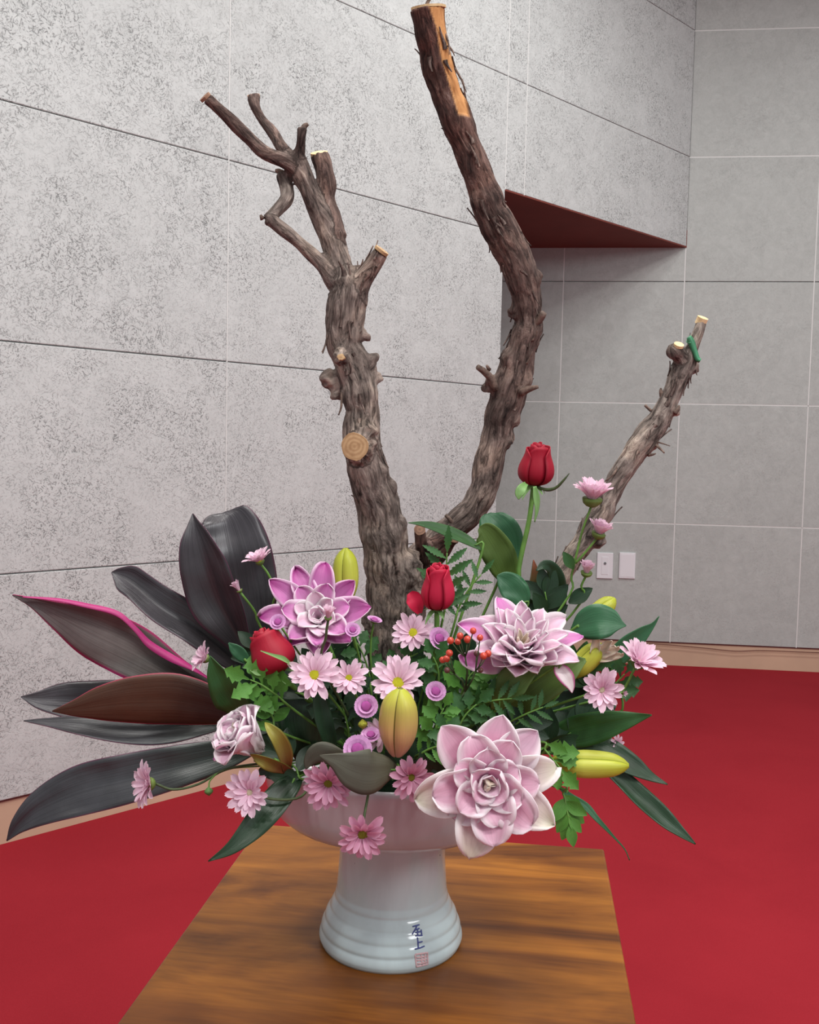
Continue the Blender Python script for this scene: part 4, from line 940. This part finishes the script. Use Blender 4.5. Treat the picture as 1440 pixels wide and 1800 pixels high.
daisy('leftmost daisy, seen sideways on a drooping stem over the lowest dark leaf', 264, 1378, .79, 47, (-.75, .15, .55), [(480, 1340, .83), (400, 1352, .81), (350, 1378, .80), (305, 1388, .795)], smat=M_stemd, open_=74, disc=M_discg, discr=.16)
daisy('pale daisy hanging left of the bowl over the table corner', 440, 1393, .765, 46, (-.1, .25, .9), [(560, 1360, .80), (530, 1400, .775), (480, 1405, .768)], smat=M_stemd, disc=M_discw, discr=.16, open_=70)
daisy('deep pink daisy in front of the bowl rim partly covered by the grey leaf', 578, 1376, .757, 52, (-.1, -.1, .95), mat=M_daisyd, disc=M_discg, discr=.18)
daisy('lowest daisy, hanging in front of the white bowl', 637, 1464, .735, 52, (.08, -.25, .95), [(655, 1370, .765), (645, 1410, .755)], mat=M_daisyd, disc=M_discg, smat=M_stemd)
daisy('daisy facing right between the grey leaf and the big front lily', 722, 1366, .765, 45, (.35, .1, .85), mat=M_daisyd, disc=M_discg, discr=.2)
daisy('lilac-pink daisy low on the right above the dark leaves', 1058, 1213, .80, 45, (-.1, .25, .95), disc=M_discw, discr=.14, open_=68)
daisy('rightmost daisy, tilted up over the red carpet', 1122, 1166, .82, 50, (.25, .75, .5), [(1060, 1270, .83), (1095, 1215, .825)], disc=M_discw, discr=.14, open_=64)
daisy('daisy mostly hidden behind the blush lily bud', 672, 1290, .80, 38, (-.1, .2, .9), disc=M_discg, discr=.18, n=12)
daisy('small daisy mostly hidden behind the fork of leaves at the far right', 1084, 1305, .845, 16, (.4, .1, .8), n=9, discr=.1)
daisy('small closed daisy beside the stem of the rightmost daisy', 1096, 1218, .82, 9, (.5, .1, .8), n=8, discr=0, open_=40)
# spray on the right: three heads on one stem
rt = root_pt(P(985, 1060, .88), .5); sp = thing('daisy_spray', 'tall daisy stem with three pink heads one above another before the slanting branch', 'flower', rt)
for (px, py, Y, rp, d, op, n, via) in ((1041, 880, .875, 43, (.05, .95, .18), 52, 16, [(985, 1070, .88), (1005, 1010, .88), (1022, 940, .877)]), (1052, 940, .87, 31, (.25, .93, .2), 46, 15, [(1012, 990, .876), (1030, 970, .872)]), (1031, 1008, .872, 25, (.05, .9, .3), 34, 14, [(1005, 1080, .88), (1022, 1030, .875)])):
    c = P(px, py, Y); hd = dome('flower_head', 1, .9, M_calyx, .04, 14, 5, -1)
    m0 = Matrix.Translation(c) @ frame(D(*d)); h_ = part('flower_head', hd, sp, m0 @ Matrix.Translation((0, 0, rp*Y/F*.1)) @ Matrix.Scale(rp*Y/F*.42, 4))
    inv = h_.matrix_basis.copy(); wm = Matrix.Translation(sp.location) @ inv
    for ly in range(2):
        pm = daisy_petals(M_daisy, op-ly*16)
        for k in range(n-ly*3):
            s = rp*Y/F*.95*R.uniform(.9, 1.08)
            o = bpy.data.objects.new('petal', R.choice(pm)); COL.objects.link(o); o.parent = h_
            o.matrix_basis = wm.inverted() @ (rot(m0, 360*(k+.5*ly)/(n-ly*3)+R.uniform(-5, 5), R.uniform(-5, 5)) @ Matrix.Scale(s, 4))
    base = rt if via[0][1] > 1050 else P(*via[0]); pts = via if via[0][1] > 1050 else via[1:]
    part('stem', tube('stem', [tuple(base)+(.0014,)]+[tuple(P(*v))+(.0013,) for v in pts]+[tuple(c-D(*d)*rp*Y/F*.2)+(.0013,)], M_stem, 7), sp)
place_leaf(sp, SM['oval_g'], P(1008, 1000, .876), D(-.5, .8, .2), D(0, .2, 1), .022, 'leaf')
place_leaf(sp, SM['oval_d'], P(1000, 1060, .878), D(.8, .6, .2), D(0, .4, 1), .030, 'leaf')
# button flowers
KB = [(0, .6), (.5, .9), (.85, 1), (1, .7)]
PB = [petal_mesh('petal', M_pomE, .9, .62, 84, 66, .1, KB, 4, 4, r0=.3), petal_mesh('petal', M_pomE, .72, .55, 66, 44, .1, KB, 4, 4, r0=.2)]
PBD = dome('flower_centre', 1, .5, M_pomD, .1, 14, 5)
def button(label, px, py, Y, rp, d, via=()):
    c = P(px, py, Y); r = rp*Y/F; th = thing('button_chrysanthemum', label, 'flower', root_pt(c, .3), 'purple button chrysanthemums')
    m0 = Matrix.Translation(c) @ frame(D(*d))
    for ly, n in ((0, 13), (1, 10)):
        for k in range(n): part('petal', PB[ly], th, rot(m0, 360*(k+.5*ly)/n, 0) @ Matrix.Scale(r*.80, 4))
    part('flower_centre', PBD, th, m0 @ Matrix.Translation((0, 0, r*.22)) @ Matrix.Diagonal((r*.40, r*.40, r*.30, 1)))
    part('calyx', dome('calyx', r*.5, r*.35, M_calyx, .03, 12, 4, -1), th, m0)
    stem_to(th, c-D(*d)*r*.25, [P(*v) for v in via], .0011)
button('purple button flower seen from the side at the left foot of the trunk', 658, 1091, .84, 15, (.25, .95, .2), [(655, 1190, .85), (652, 1130, .845)])
button('mauve button flower highest of those left of the blush lily bud', 644, 1242, .775, 23, (0, .45, .9))
button('mauve button flower alone right of the blush lily bud', 766, 1216, .79, 20, (.05, .55, .85))
button('small flat button flower in the gap left of the blush lily bud', 652, 1293, .765, 19, (0, .82, .5))
button('large mauve button flower lowest, resting on the drooping grey leaf', 629, 1318, .755, 28, (0, .55, .85))
button('mauve button flower touching the daisy at the foot of the trunk', 771, 1123, .83, 22, (.4, .45, .8))
button('small button flower above the left red rose', 489, 1094, .80, 16, (-.1, .5, .8))
button('small button flower right of the purple lily', 620, 1108, .80, 15, (.1, .6, .8))
# little green buds
for lb, px, py, Y, rp, via in (('tiny green daisy bud hanging below the drooping left stem', 367, 1391, .795, 8, [(480, 1345, .83), (400, 1352, .812), (371, 1370, .80)]), ('small yellow-green bud between the mauve buttons', 638, 1273, .77, 9, [(640, 1310, .79)]), ('tiny green bud above the big front lily', 849, 1279, .80, 6, [(840, 1300, .81)])):
    c = P(px, py, Y); r = rp*Y/F; th = thing('flower_bud', lb, 'flower bud', root_pt(c, .3))
    part('bud', mesh('bud', *tube_geo([tuple(c+D(.1, -1, 0)*(-r+2*r*i/8))+(max(r*.12, r*math.sin(PI*min(.97, max(.05, i/8)))),) for i in range(9)], 12), M_sep if rp != 9 else M_discg), th)
    stem_to(th, c+D(0, 1, 0)*r*.6, [P(*v) for v in via], .0008)

# lilies
KL = [(0, .22), (.3, .75), (.55, 1), (.75, .86), (.90, .50), (1, .02)]
KR = [(0, .30), (.3, .8), (.6, 1), (.82, .86), (.94, .52), (1, .06)]
def lily(label, px, py, Y, rp, d, rings, via=(), x=None, bell=True, extra=(), smat=None):
    c = P(px, py, Y); r = rp*Y/F; th = thing('lily', label, 'flower', root_pt(c, .35), 'double pink lilies')
    m0 = Matrix.Translation(c) @ frame(D(*d), x)
    for (n, ph, L, W, a0, a1, cup, mat, ruf, z, keys) in rings:
        spec = n if isinstance(n, list) else [(ph+360*q/n+R.uniform(-6, 6), 1, None) for q in range(n)]
        for k, (ang_, lf, m_) in enumerate(spec):
            pm = petal_mesh('petal', m_ or (mat if not isinstance(mat, list) else mat[k % len(mat)]), lf*L*r*R.uniform(.96, 1.04), W*r*R.uniform(.92, 1.08), a0+R.uniform(-5, 5), a1+R.uniform(-8, 8), cup, keys, 18, 8, ruf=ruf, twist=R.uniform(-.12, .12), r0=.04*r)
            o = part('petal', pm, th, rot(m0, ang_) @ Matrix.Translation((0, 0, z*r))); solid(o, .0008)
    for nm, me, mm in extra: part(nm, me, th, m0 @ mm)
    if bell:
        V, Fc = tube_geo([(0, 0, -.42*r, .05*r), (0, 0, -.3*r, .09*r), (0, 0, -.12*r, .15*r), (0, 0, .05*r, .10*r)], 14); part('flower_base', mesh('flower_base', V, Fc, M_sep), th, m0)
    stem_to(th, c-D(*d)*r*.4, [P(*v) for v in via], .0026, smat); return th, m0, r
lily('dark magenta-purple double lily open at the left of the trunk', 562, 1095, .835, 100, (-.05, .5, .8),
     [([(12, .98, None), (48, .98, None), (88, 1.08, None), (118, 1.1, None), (146, 1.14, None), (182, 1.05, None), (228, .8, None), (278, .72, None), (325, .8, None)], 0, 1.0, .48, 50, 84, .45, M_lilyM, .6, -.05, KL),
      (7, 20, .74, .44, 34, 68, .45, M_lilyV, .8, .0, KR), (6, 40, .56, .36, 22, 52, .45, M_lilyP, .8, .05, KR), (5, 5, .36, .30, 8, 30, .5, M_lilyP, .9, .09, KR), (4, 20, .24, .22, 4, 20, .5, M_lilyP, .9, .12, KR)])
lily('pale pink double lily facing up on the right of the middle rose', 914, 1166, .825, 118, (.0, .74, .62),
     [([(8, 1.05, M_lilyV), (38, 1.0, None), (62, .9, None), (112, 1.08, M_lilyV), (140, .95, None), (165, 1.12, M_lilyV), (200, .95, None), (340, 1.0, None)], 0, 1.02, .42, 34, 70, .4, M_lilyP, .5, -.05, KL),
      ([(220, .8, None), (255, .75, None), (290, .75, None), (322, .8, None)], 0, .95, .44, 30, 52, .45, M_lilyP, .5, -.03, KR),
      (9, 12, .95, .36, 20, 52, .4, M_lilyP, .6, .0, KL), (8, 30, .86, .30, 12, 38, .4, M_lilyP, .6, .03, KL), (7, 10, .74, .24, 6, 26, .45, M_lilyP, .6, .06, KL), (4, 40, .62, .12, 2, 12, .4, M_lilyC, .4, .08, KL)], smat=M_sep)
lily('big rose-pink double lily in front of the bowl rim, facing the viewer', 856, 1372, .735, 122, (-.0, .14, 1),
     [([(131, 1.02, None), (78, .98, None), (46, 1.04, M_lilyP), (12, 1.04, M_lilyG), (-30, 1.12, M_lilyG), (-103, 1.14, M_lilyG), (-165, 1.14, M_lilyG)], 0, 1.0, .64, 60, 88, .34, M_lilyF, .6, -.10, KL),
      ([(112, .95, None), (62, .9, None), (2, .95, None), (-42, 1.12, None), (-84, 1.12, None), (192, 1.05, None), (-138, .9, None)], 0, .82, .60, 48, 80, .42, M_lilyF, .9, -.03, KR),
      ([(92, 1, None), (152, 1, None), (222, 1.05, None), (290, 1.12, None), (335, 1.0, None), (30, .95, None)], 0, .58, .54, 42, 68, .45, M_lilyF, 1.0, .04, KR),
      (4, 50, .40, .42, 26, 52, .5, M_lilyF, 1.0, .09, KR), (3, 80, .30, .30, 10, 34, .6, M_lilyP, 1.0, .12, KR), (3, 10, .27, .20, 2, -14, .8, M_lilyC, 1.0, .14, KR)])
th4, m4, r4 = lily('half-open pale pink lily turned up to the left beside the broad green leaf', 458, 1318, .785, 92, (-.62, .66, .45),
     [(5, 10, 1.0, .78, 14, 50, .45, M_lilyP, .9, -.02, KR), (6, 40, .95, .66, 10, 40, .45, M_lilyP, .9, .03, KR), (6, 10, .84, .5, 6, 26, .45, M_lilyP, 1.0, .08, KR), (5, 40, .72, .4, 2, 16, .5, M_lilyP, 1.0, .12, KR), (3, 10, .66, .26, 2, 10, .5, M_lilyC, .8, .12, KR), ([(195, 1, None), (230, .9, None)], 0, 1.05, .36, 34, 86, .3, M_lilyV, .5, .0, KR)], bell=False, via=[(530, 1360, .81), (500, 1345, .80)])
solid(part('outer_tepal', blade([(503, 1352, .79, 8), (500, 1325, .775, 14), (488, 1298, .765, 14), (474, 1280, .765, 8), (466, 1270, .77, 1)], M_budG, D(.5, .1, 1), .5), th4, label='green-brown outer tepal'))
solid(part('outer_tepal', blade([(506, 1352, .79, 10), (490, 1345, .775, 15), (470, 1338, .765, 14), (450, 1330, .765, 8), (440, 1326, .77, 1)], M_budG, D(.1, -.4, 1), .5), th4, label='green-brown outer tepal'))

def bud(label, base, tip, Y0, Y1, rp, mat, via=(), fat=.55, group='closed yellow-green lily buds', open_=0):
    a = P(base[0], base[1], Y0); b = P(tip[0], tip[1], Y1); ax = b-a; L = ax.length; r = rp*Y0/F
    th = thing('lily_bud', label, 'flower bud', root_pt(a, .35), group); m0 = Matrix.Translation(a) @ frame(ax)
    ks = [(0, .30), (.12, .62), (.32, .93), (fat, 1), (.80, .84), (.93, .50), (1, .14)]
    for k in range(3):
        V, uv, Fc = [], [], []; rows, cols = 16, 10
        for i in range(rows+1):
            t = i/rows; rr = r*prof(ks, t)
            for j in range(cols+1):
                u = j/cols*2-1; an = u*PI/3*1.0; bul = 1+.10*math.cos(u*PI*.5)-.16*abs(u)**6 - .05*math.exp(-(u*5)**2)
                V.append((rr*bul*math.cos(an), rr*bul*math.sin(an), L*t)); uv.append((u*.5+.5, t))
        for i in range(rows):
            for j in range(cols): q = i*(cols+1)+j; Fc.append((q, q+1, q+cols+2, q+cols+1))
        part('tepal', mesh('tepal', V, Fc, mat, uv), th, rot(m0, 120*k+75, open_))
    part('bud_core', mesh('bud_core', *tube_geo([(0, 0, L*t, r*prof(ks, t)*.86) for t in [i/10 for i in range(11)]], 14), M_budG), th, m0)
    stem_to(th, a+ax*.02, [P(*v) for v in via], .0022); return th
bud('upright yellow-green lily bud behind the purple lily beside the trunk', (608, 1062), (608, 963), .87, .87, 22, M_budY)
bud('fat blush and yellow lily bud standing in the centre front', (698, 1327), (704, 1210), .765, .755, 33, M_budP, [(715, 1400, .80)] and ())
bud('yellow-green lily bud lying horizontally to the right over the carpet', (965, 1342), (1106, 1346), .80, .785, 24, M_budY, fat=.5)
bud('small pale yellow bud tip behind the oval green leaf', (1030, 1095), (1082, 1052), .86, .86, 17, M_budY)
b5 = bud('opening yellow lily bud with ragged petals behind the right-hand daisies', (1003, 1190), (1060, 1132), .845, .84, 20, M_budY, fat=.6)
for k, (x_, y_, w_) in enumerate(((1070, 1130, 6), (1082, 1140, 7), (1090, 1152, 5), (1050, 1122, 5))):
    solid(part('petal', blade([(1040, 1158, .84, 6), ((1040+x_)//2, (1158+y_)//2, .835, 9), (x_, y_, .83, w_), (x_+6, y_-4, .825, 1)], M_lilyC, D(.1, .3, 1), .4, wav=1.2), b5))
pt = leaf_thing('lily_petal', 'loose white petal edged in pink hanging right of the pale lily', [(978, 1170, .80, 5), (985, 1178, .797, 13), (996, 1192, .795, 14), (1003, 1206, .795, 8), (1006, 1218, .795, 1)], sheet('petal_white_pink', (244, 220, 226), (248, 238, 240), (196, 96, 150), .1, .45, .2, 1.3, .3), D(.2, .1, 1), .3)
pt['category'] = 'petal'
for (a, b, c, d, lb) in ((850, 1158, 800, 1152, 'low outer lily petal, pink and white, lying left under the pale lily behind the berries'), (870, 1172, 842, 1185, None)):
    if lb:
        o = leaf_thing('lily_petal', lb, [(905, 1160, .83, 10), (870, 1163, .815, 22), (840, 1162, .80, 21), (818, 1158, .79, 14), (806, 1152, .785, 2)], M_lilyV, D(0, .3, 1), .25); o['category'] = 'petal'

for o in bpy.data.objects:
    if o.parent and o.parent.name.startswith('lily_petal'): o.name = 'petal_blade' if o.name.startswith('leaf_blade') else 'stalk'

# roses
def rose(label, px, py, Y, rp, hp, d, mat, via=(), leaves=(), extra=(), stemr=.0028, x=None):
    """px,py base of the bloom; rp radius, hp height in pixels"""
    a = P(px, py, Y); r = rp*Y/F; H = hp*Y/F; d = D(*d); th = thing('rose', label, 'flower', root_pt(a, .35), 'red roses')
    m0 = Matrix.Translation(a) @ frame(d, x)
    kb = [(0, .34), (.10, .78), (.26, 1.0), (.48, .98), (.75, .76), (1, .56)]
    for k in range(9):
        lay = k/8; rr0 = r*(1.0-.70*lay**.8); hh = H*(.88+.10*lay) if k > 1 else H*(.90-.06*k); V, uv, Fc = [], [], []; rows, cols = 12, 12
        lip = (.10 if k < 3 else .03)*r
        for i in range(rows+1):
            t = i/rows
            for j in range(cols+1):
                u = j/cols*2-1; an = u*math.radians(82); top = 1-.16*u*u*u*u-.05*u*u
                tt = t*top; rr = rr0*prof(kb, tt)*(1+.05*u) + lip*max(0, (t-.78)/.22)**2*(1-.4*abs(u)) + .03*r*mn.noise(Vector((u*2+k*3, t*2, k)))
                V.append((rr*math.cos(an), rr*math.sin(an), hh*tt-max(0, t-.9)*lip*1.5)); uv.append((u*.5+.5, t))
        for i in range(rows):
            for j in range(cols): q = i*(cols+1)+j; Fc.append((q, q+1, q+cols+2, q+cols+1))
        solid(part('petal', mesh('petal', V, Fc, mat, uv), th, rot(m0, 137.5*k+20)), .0006)
    V, Fc = tube_geo([(0, 0, -r*.22, r*.14), (0, 0, -r*.1, r*.26), (0, 0, r*.02, r*.30), (0, 0, r*.12, r*.22)], 12); part('receptacle', mesh('receptacle', V, Fc, M_sep), th, m0)
    for k in range(5):
        part('sepal', petal_mesh('sepal', M_sep, r*(1.15 if k % 2 else .8), r*.34, 105, 150-20*(k % 3), .3, [(0, .6), (.3, 1), (.7, .5), (1, .03)], 8, 4, r0=r*.12), th, rot(m0, 72*k+15))
    for nm, me in extra: part(nm, me, th)
    stem_to(th, a-d*r*.15, [P(*v) for v in via], stemr); return th
lng = rose('tall dark red rose on a long green stem beside the big branch', 938, 852, .90, 33, 78, (.06, .98, .18), M_rose, via=[(905, 1090, .90), (912, 1000, .90), (930, 915, .90)])
part('sepal', tube('sepal', [tuple(P(*p[:3]))+(p[3]*.9/F,) for p in ((945, 856, .895, 2), (962, 861, .89, 3), (978, 857, .885, 2.6), (992, 843, .88, 2), (1001, 832, .88, .8))], M_stemd, 6), lng, label='long curled dark sepal')
solid(part('sepal', blade([(940, 855, .88, 3), (943, 875, .878, 6), (944, 895, .877, 3.5), (940, 918, .877, .8)], M_sep, D(0, 0, 1), .3), lng))
solid(part('sepal', blade([(925, 850, .88, 4), (918, 858, .872, 8), (913, 868, .87, 8), (912, 878, .87, 1)], M_sep, D(0, .2, 1), .2), lng))
rose('bright red rose bud in the middle in front of the vine trunk', 768, 1070, .85, 31, 88, (-.02, .97, .22), M_roseb, via=[(765, 1180, .86), (768, 1120, .852)],
     extra=[('loose_petal', blade([(738, 1078, .84, 4), (732, 1062, .835, 13), (726, 1050, .835, 14), (720, 1042, .835, 6)], M_roseb, D(-.1, .3, 1), .5, name='loose_petal'))])
rose('dark red rose bud lying tilted among the leaves at the left', 490, 1182, .80, 39, 88, (-.42, .9, .02), M_rose,
     extra=[('sepal', blade([(515, 1172, .78, 5), (500, 1160, .765, 6), (480, 1152, .755, 3), (458, 1144, .75, .8)], M_sep, D(0, .6, .8), .3, name='sepal')), ('sepal', blade([(470, 1178, .79, 3), (455, 1182, .785, 6), (440, 1178, .785, 1)], M_sep, D(0, .3, 1), .3, name='sepal'))])

# berries
bs = thing('berry_spray', 'thin branching sprig of small red berries left of the pale lily', 'berries', root_pt(P(815, 1200, .80), .4), None)
B0 = P(818, 1215, .80); N1 = P(800, 1185, .79); N2 = P(836, 1180, .785); N3 = P(818, 1155, .785)
for a, b in ((bs.location, B0), (B0, N1), (B0, N2), (B0, N3)):
    part('twig', mesh('twig', *tube_geo([tuple(a)+(.0011,), tuple(Vector(a).lerp(Vector(b), .5)+Vector((.002, 0, .002)))+(.0010,), tuple(b)+(.0009,)], 6), M_stemd), bs)
bm = bmesh.new(); bmesh.ops.create_uvsphere(bm, u_segments=14, v_segments=10, radius=1); bmm = bpy.data.meshes.new('berry'); bm.to_mesh(bmm); bm.free(); bmm.materials.append(M_berry); bmm.polygons.foreach_set('use_smooth', [True]*len(bmm.polygons))
bmd = bmm.copy(); bmd.materials.clear(); bmd.materials.append(M_berryd)
for k, (x_, y_, rr, nn, dk) in enumerate(((832, 1109, 6, N3, 0), (809, 1118, 6.5, N3, 0), (805, 1128, 6, N3, 0), (792, 1126, 6.5, N3, 0), (844, 1121, 6, N2, 0), (822, 1124, 7, N3, 0), (790, 1148, 6.5, N1, 0), (785, 1158, 6.5, N1, 0), (778, 1160, 6, N1, 0), (850, 1153, 6.5, N2, 0), (858, 1149, 6.5, N2, 0), (838, 1149, 5.5, N2, 1), (786, 1178, 5.5, N1, 1), (845, 1178, 5, N2, 1))):
    c = P(x_, y_, .772+.008*(k % 3)); r = rr*.775/F
    part('berry', bmd if dk else bmm, bs, Matrix.Translation(c) @ Matrix.Scale(r, 4), 'dark berry' if dk else None)
    part('twig', mesh('twig', *tube_geo([tuple(nn)+(.0007,), tuple(nn.lerp(c, .5)+Vector((0, 0, -.002)))+(.0006,), tuple(c)+(.0006,)], 5), M_stemd), bs)
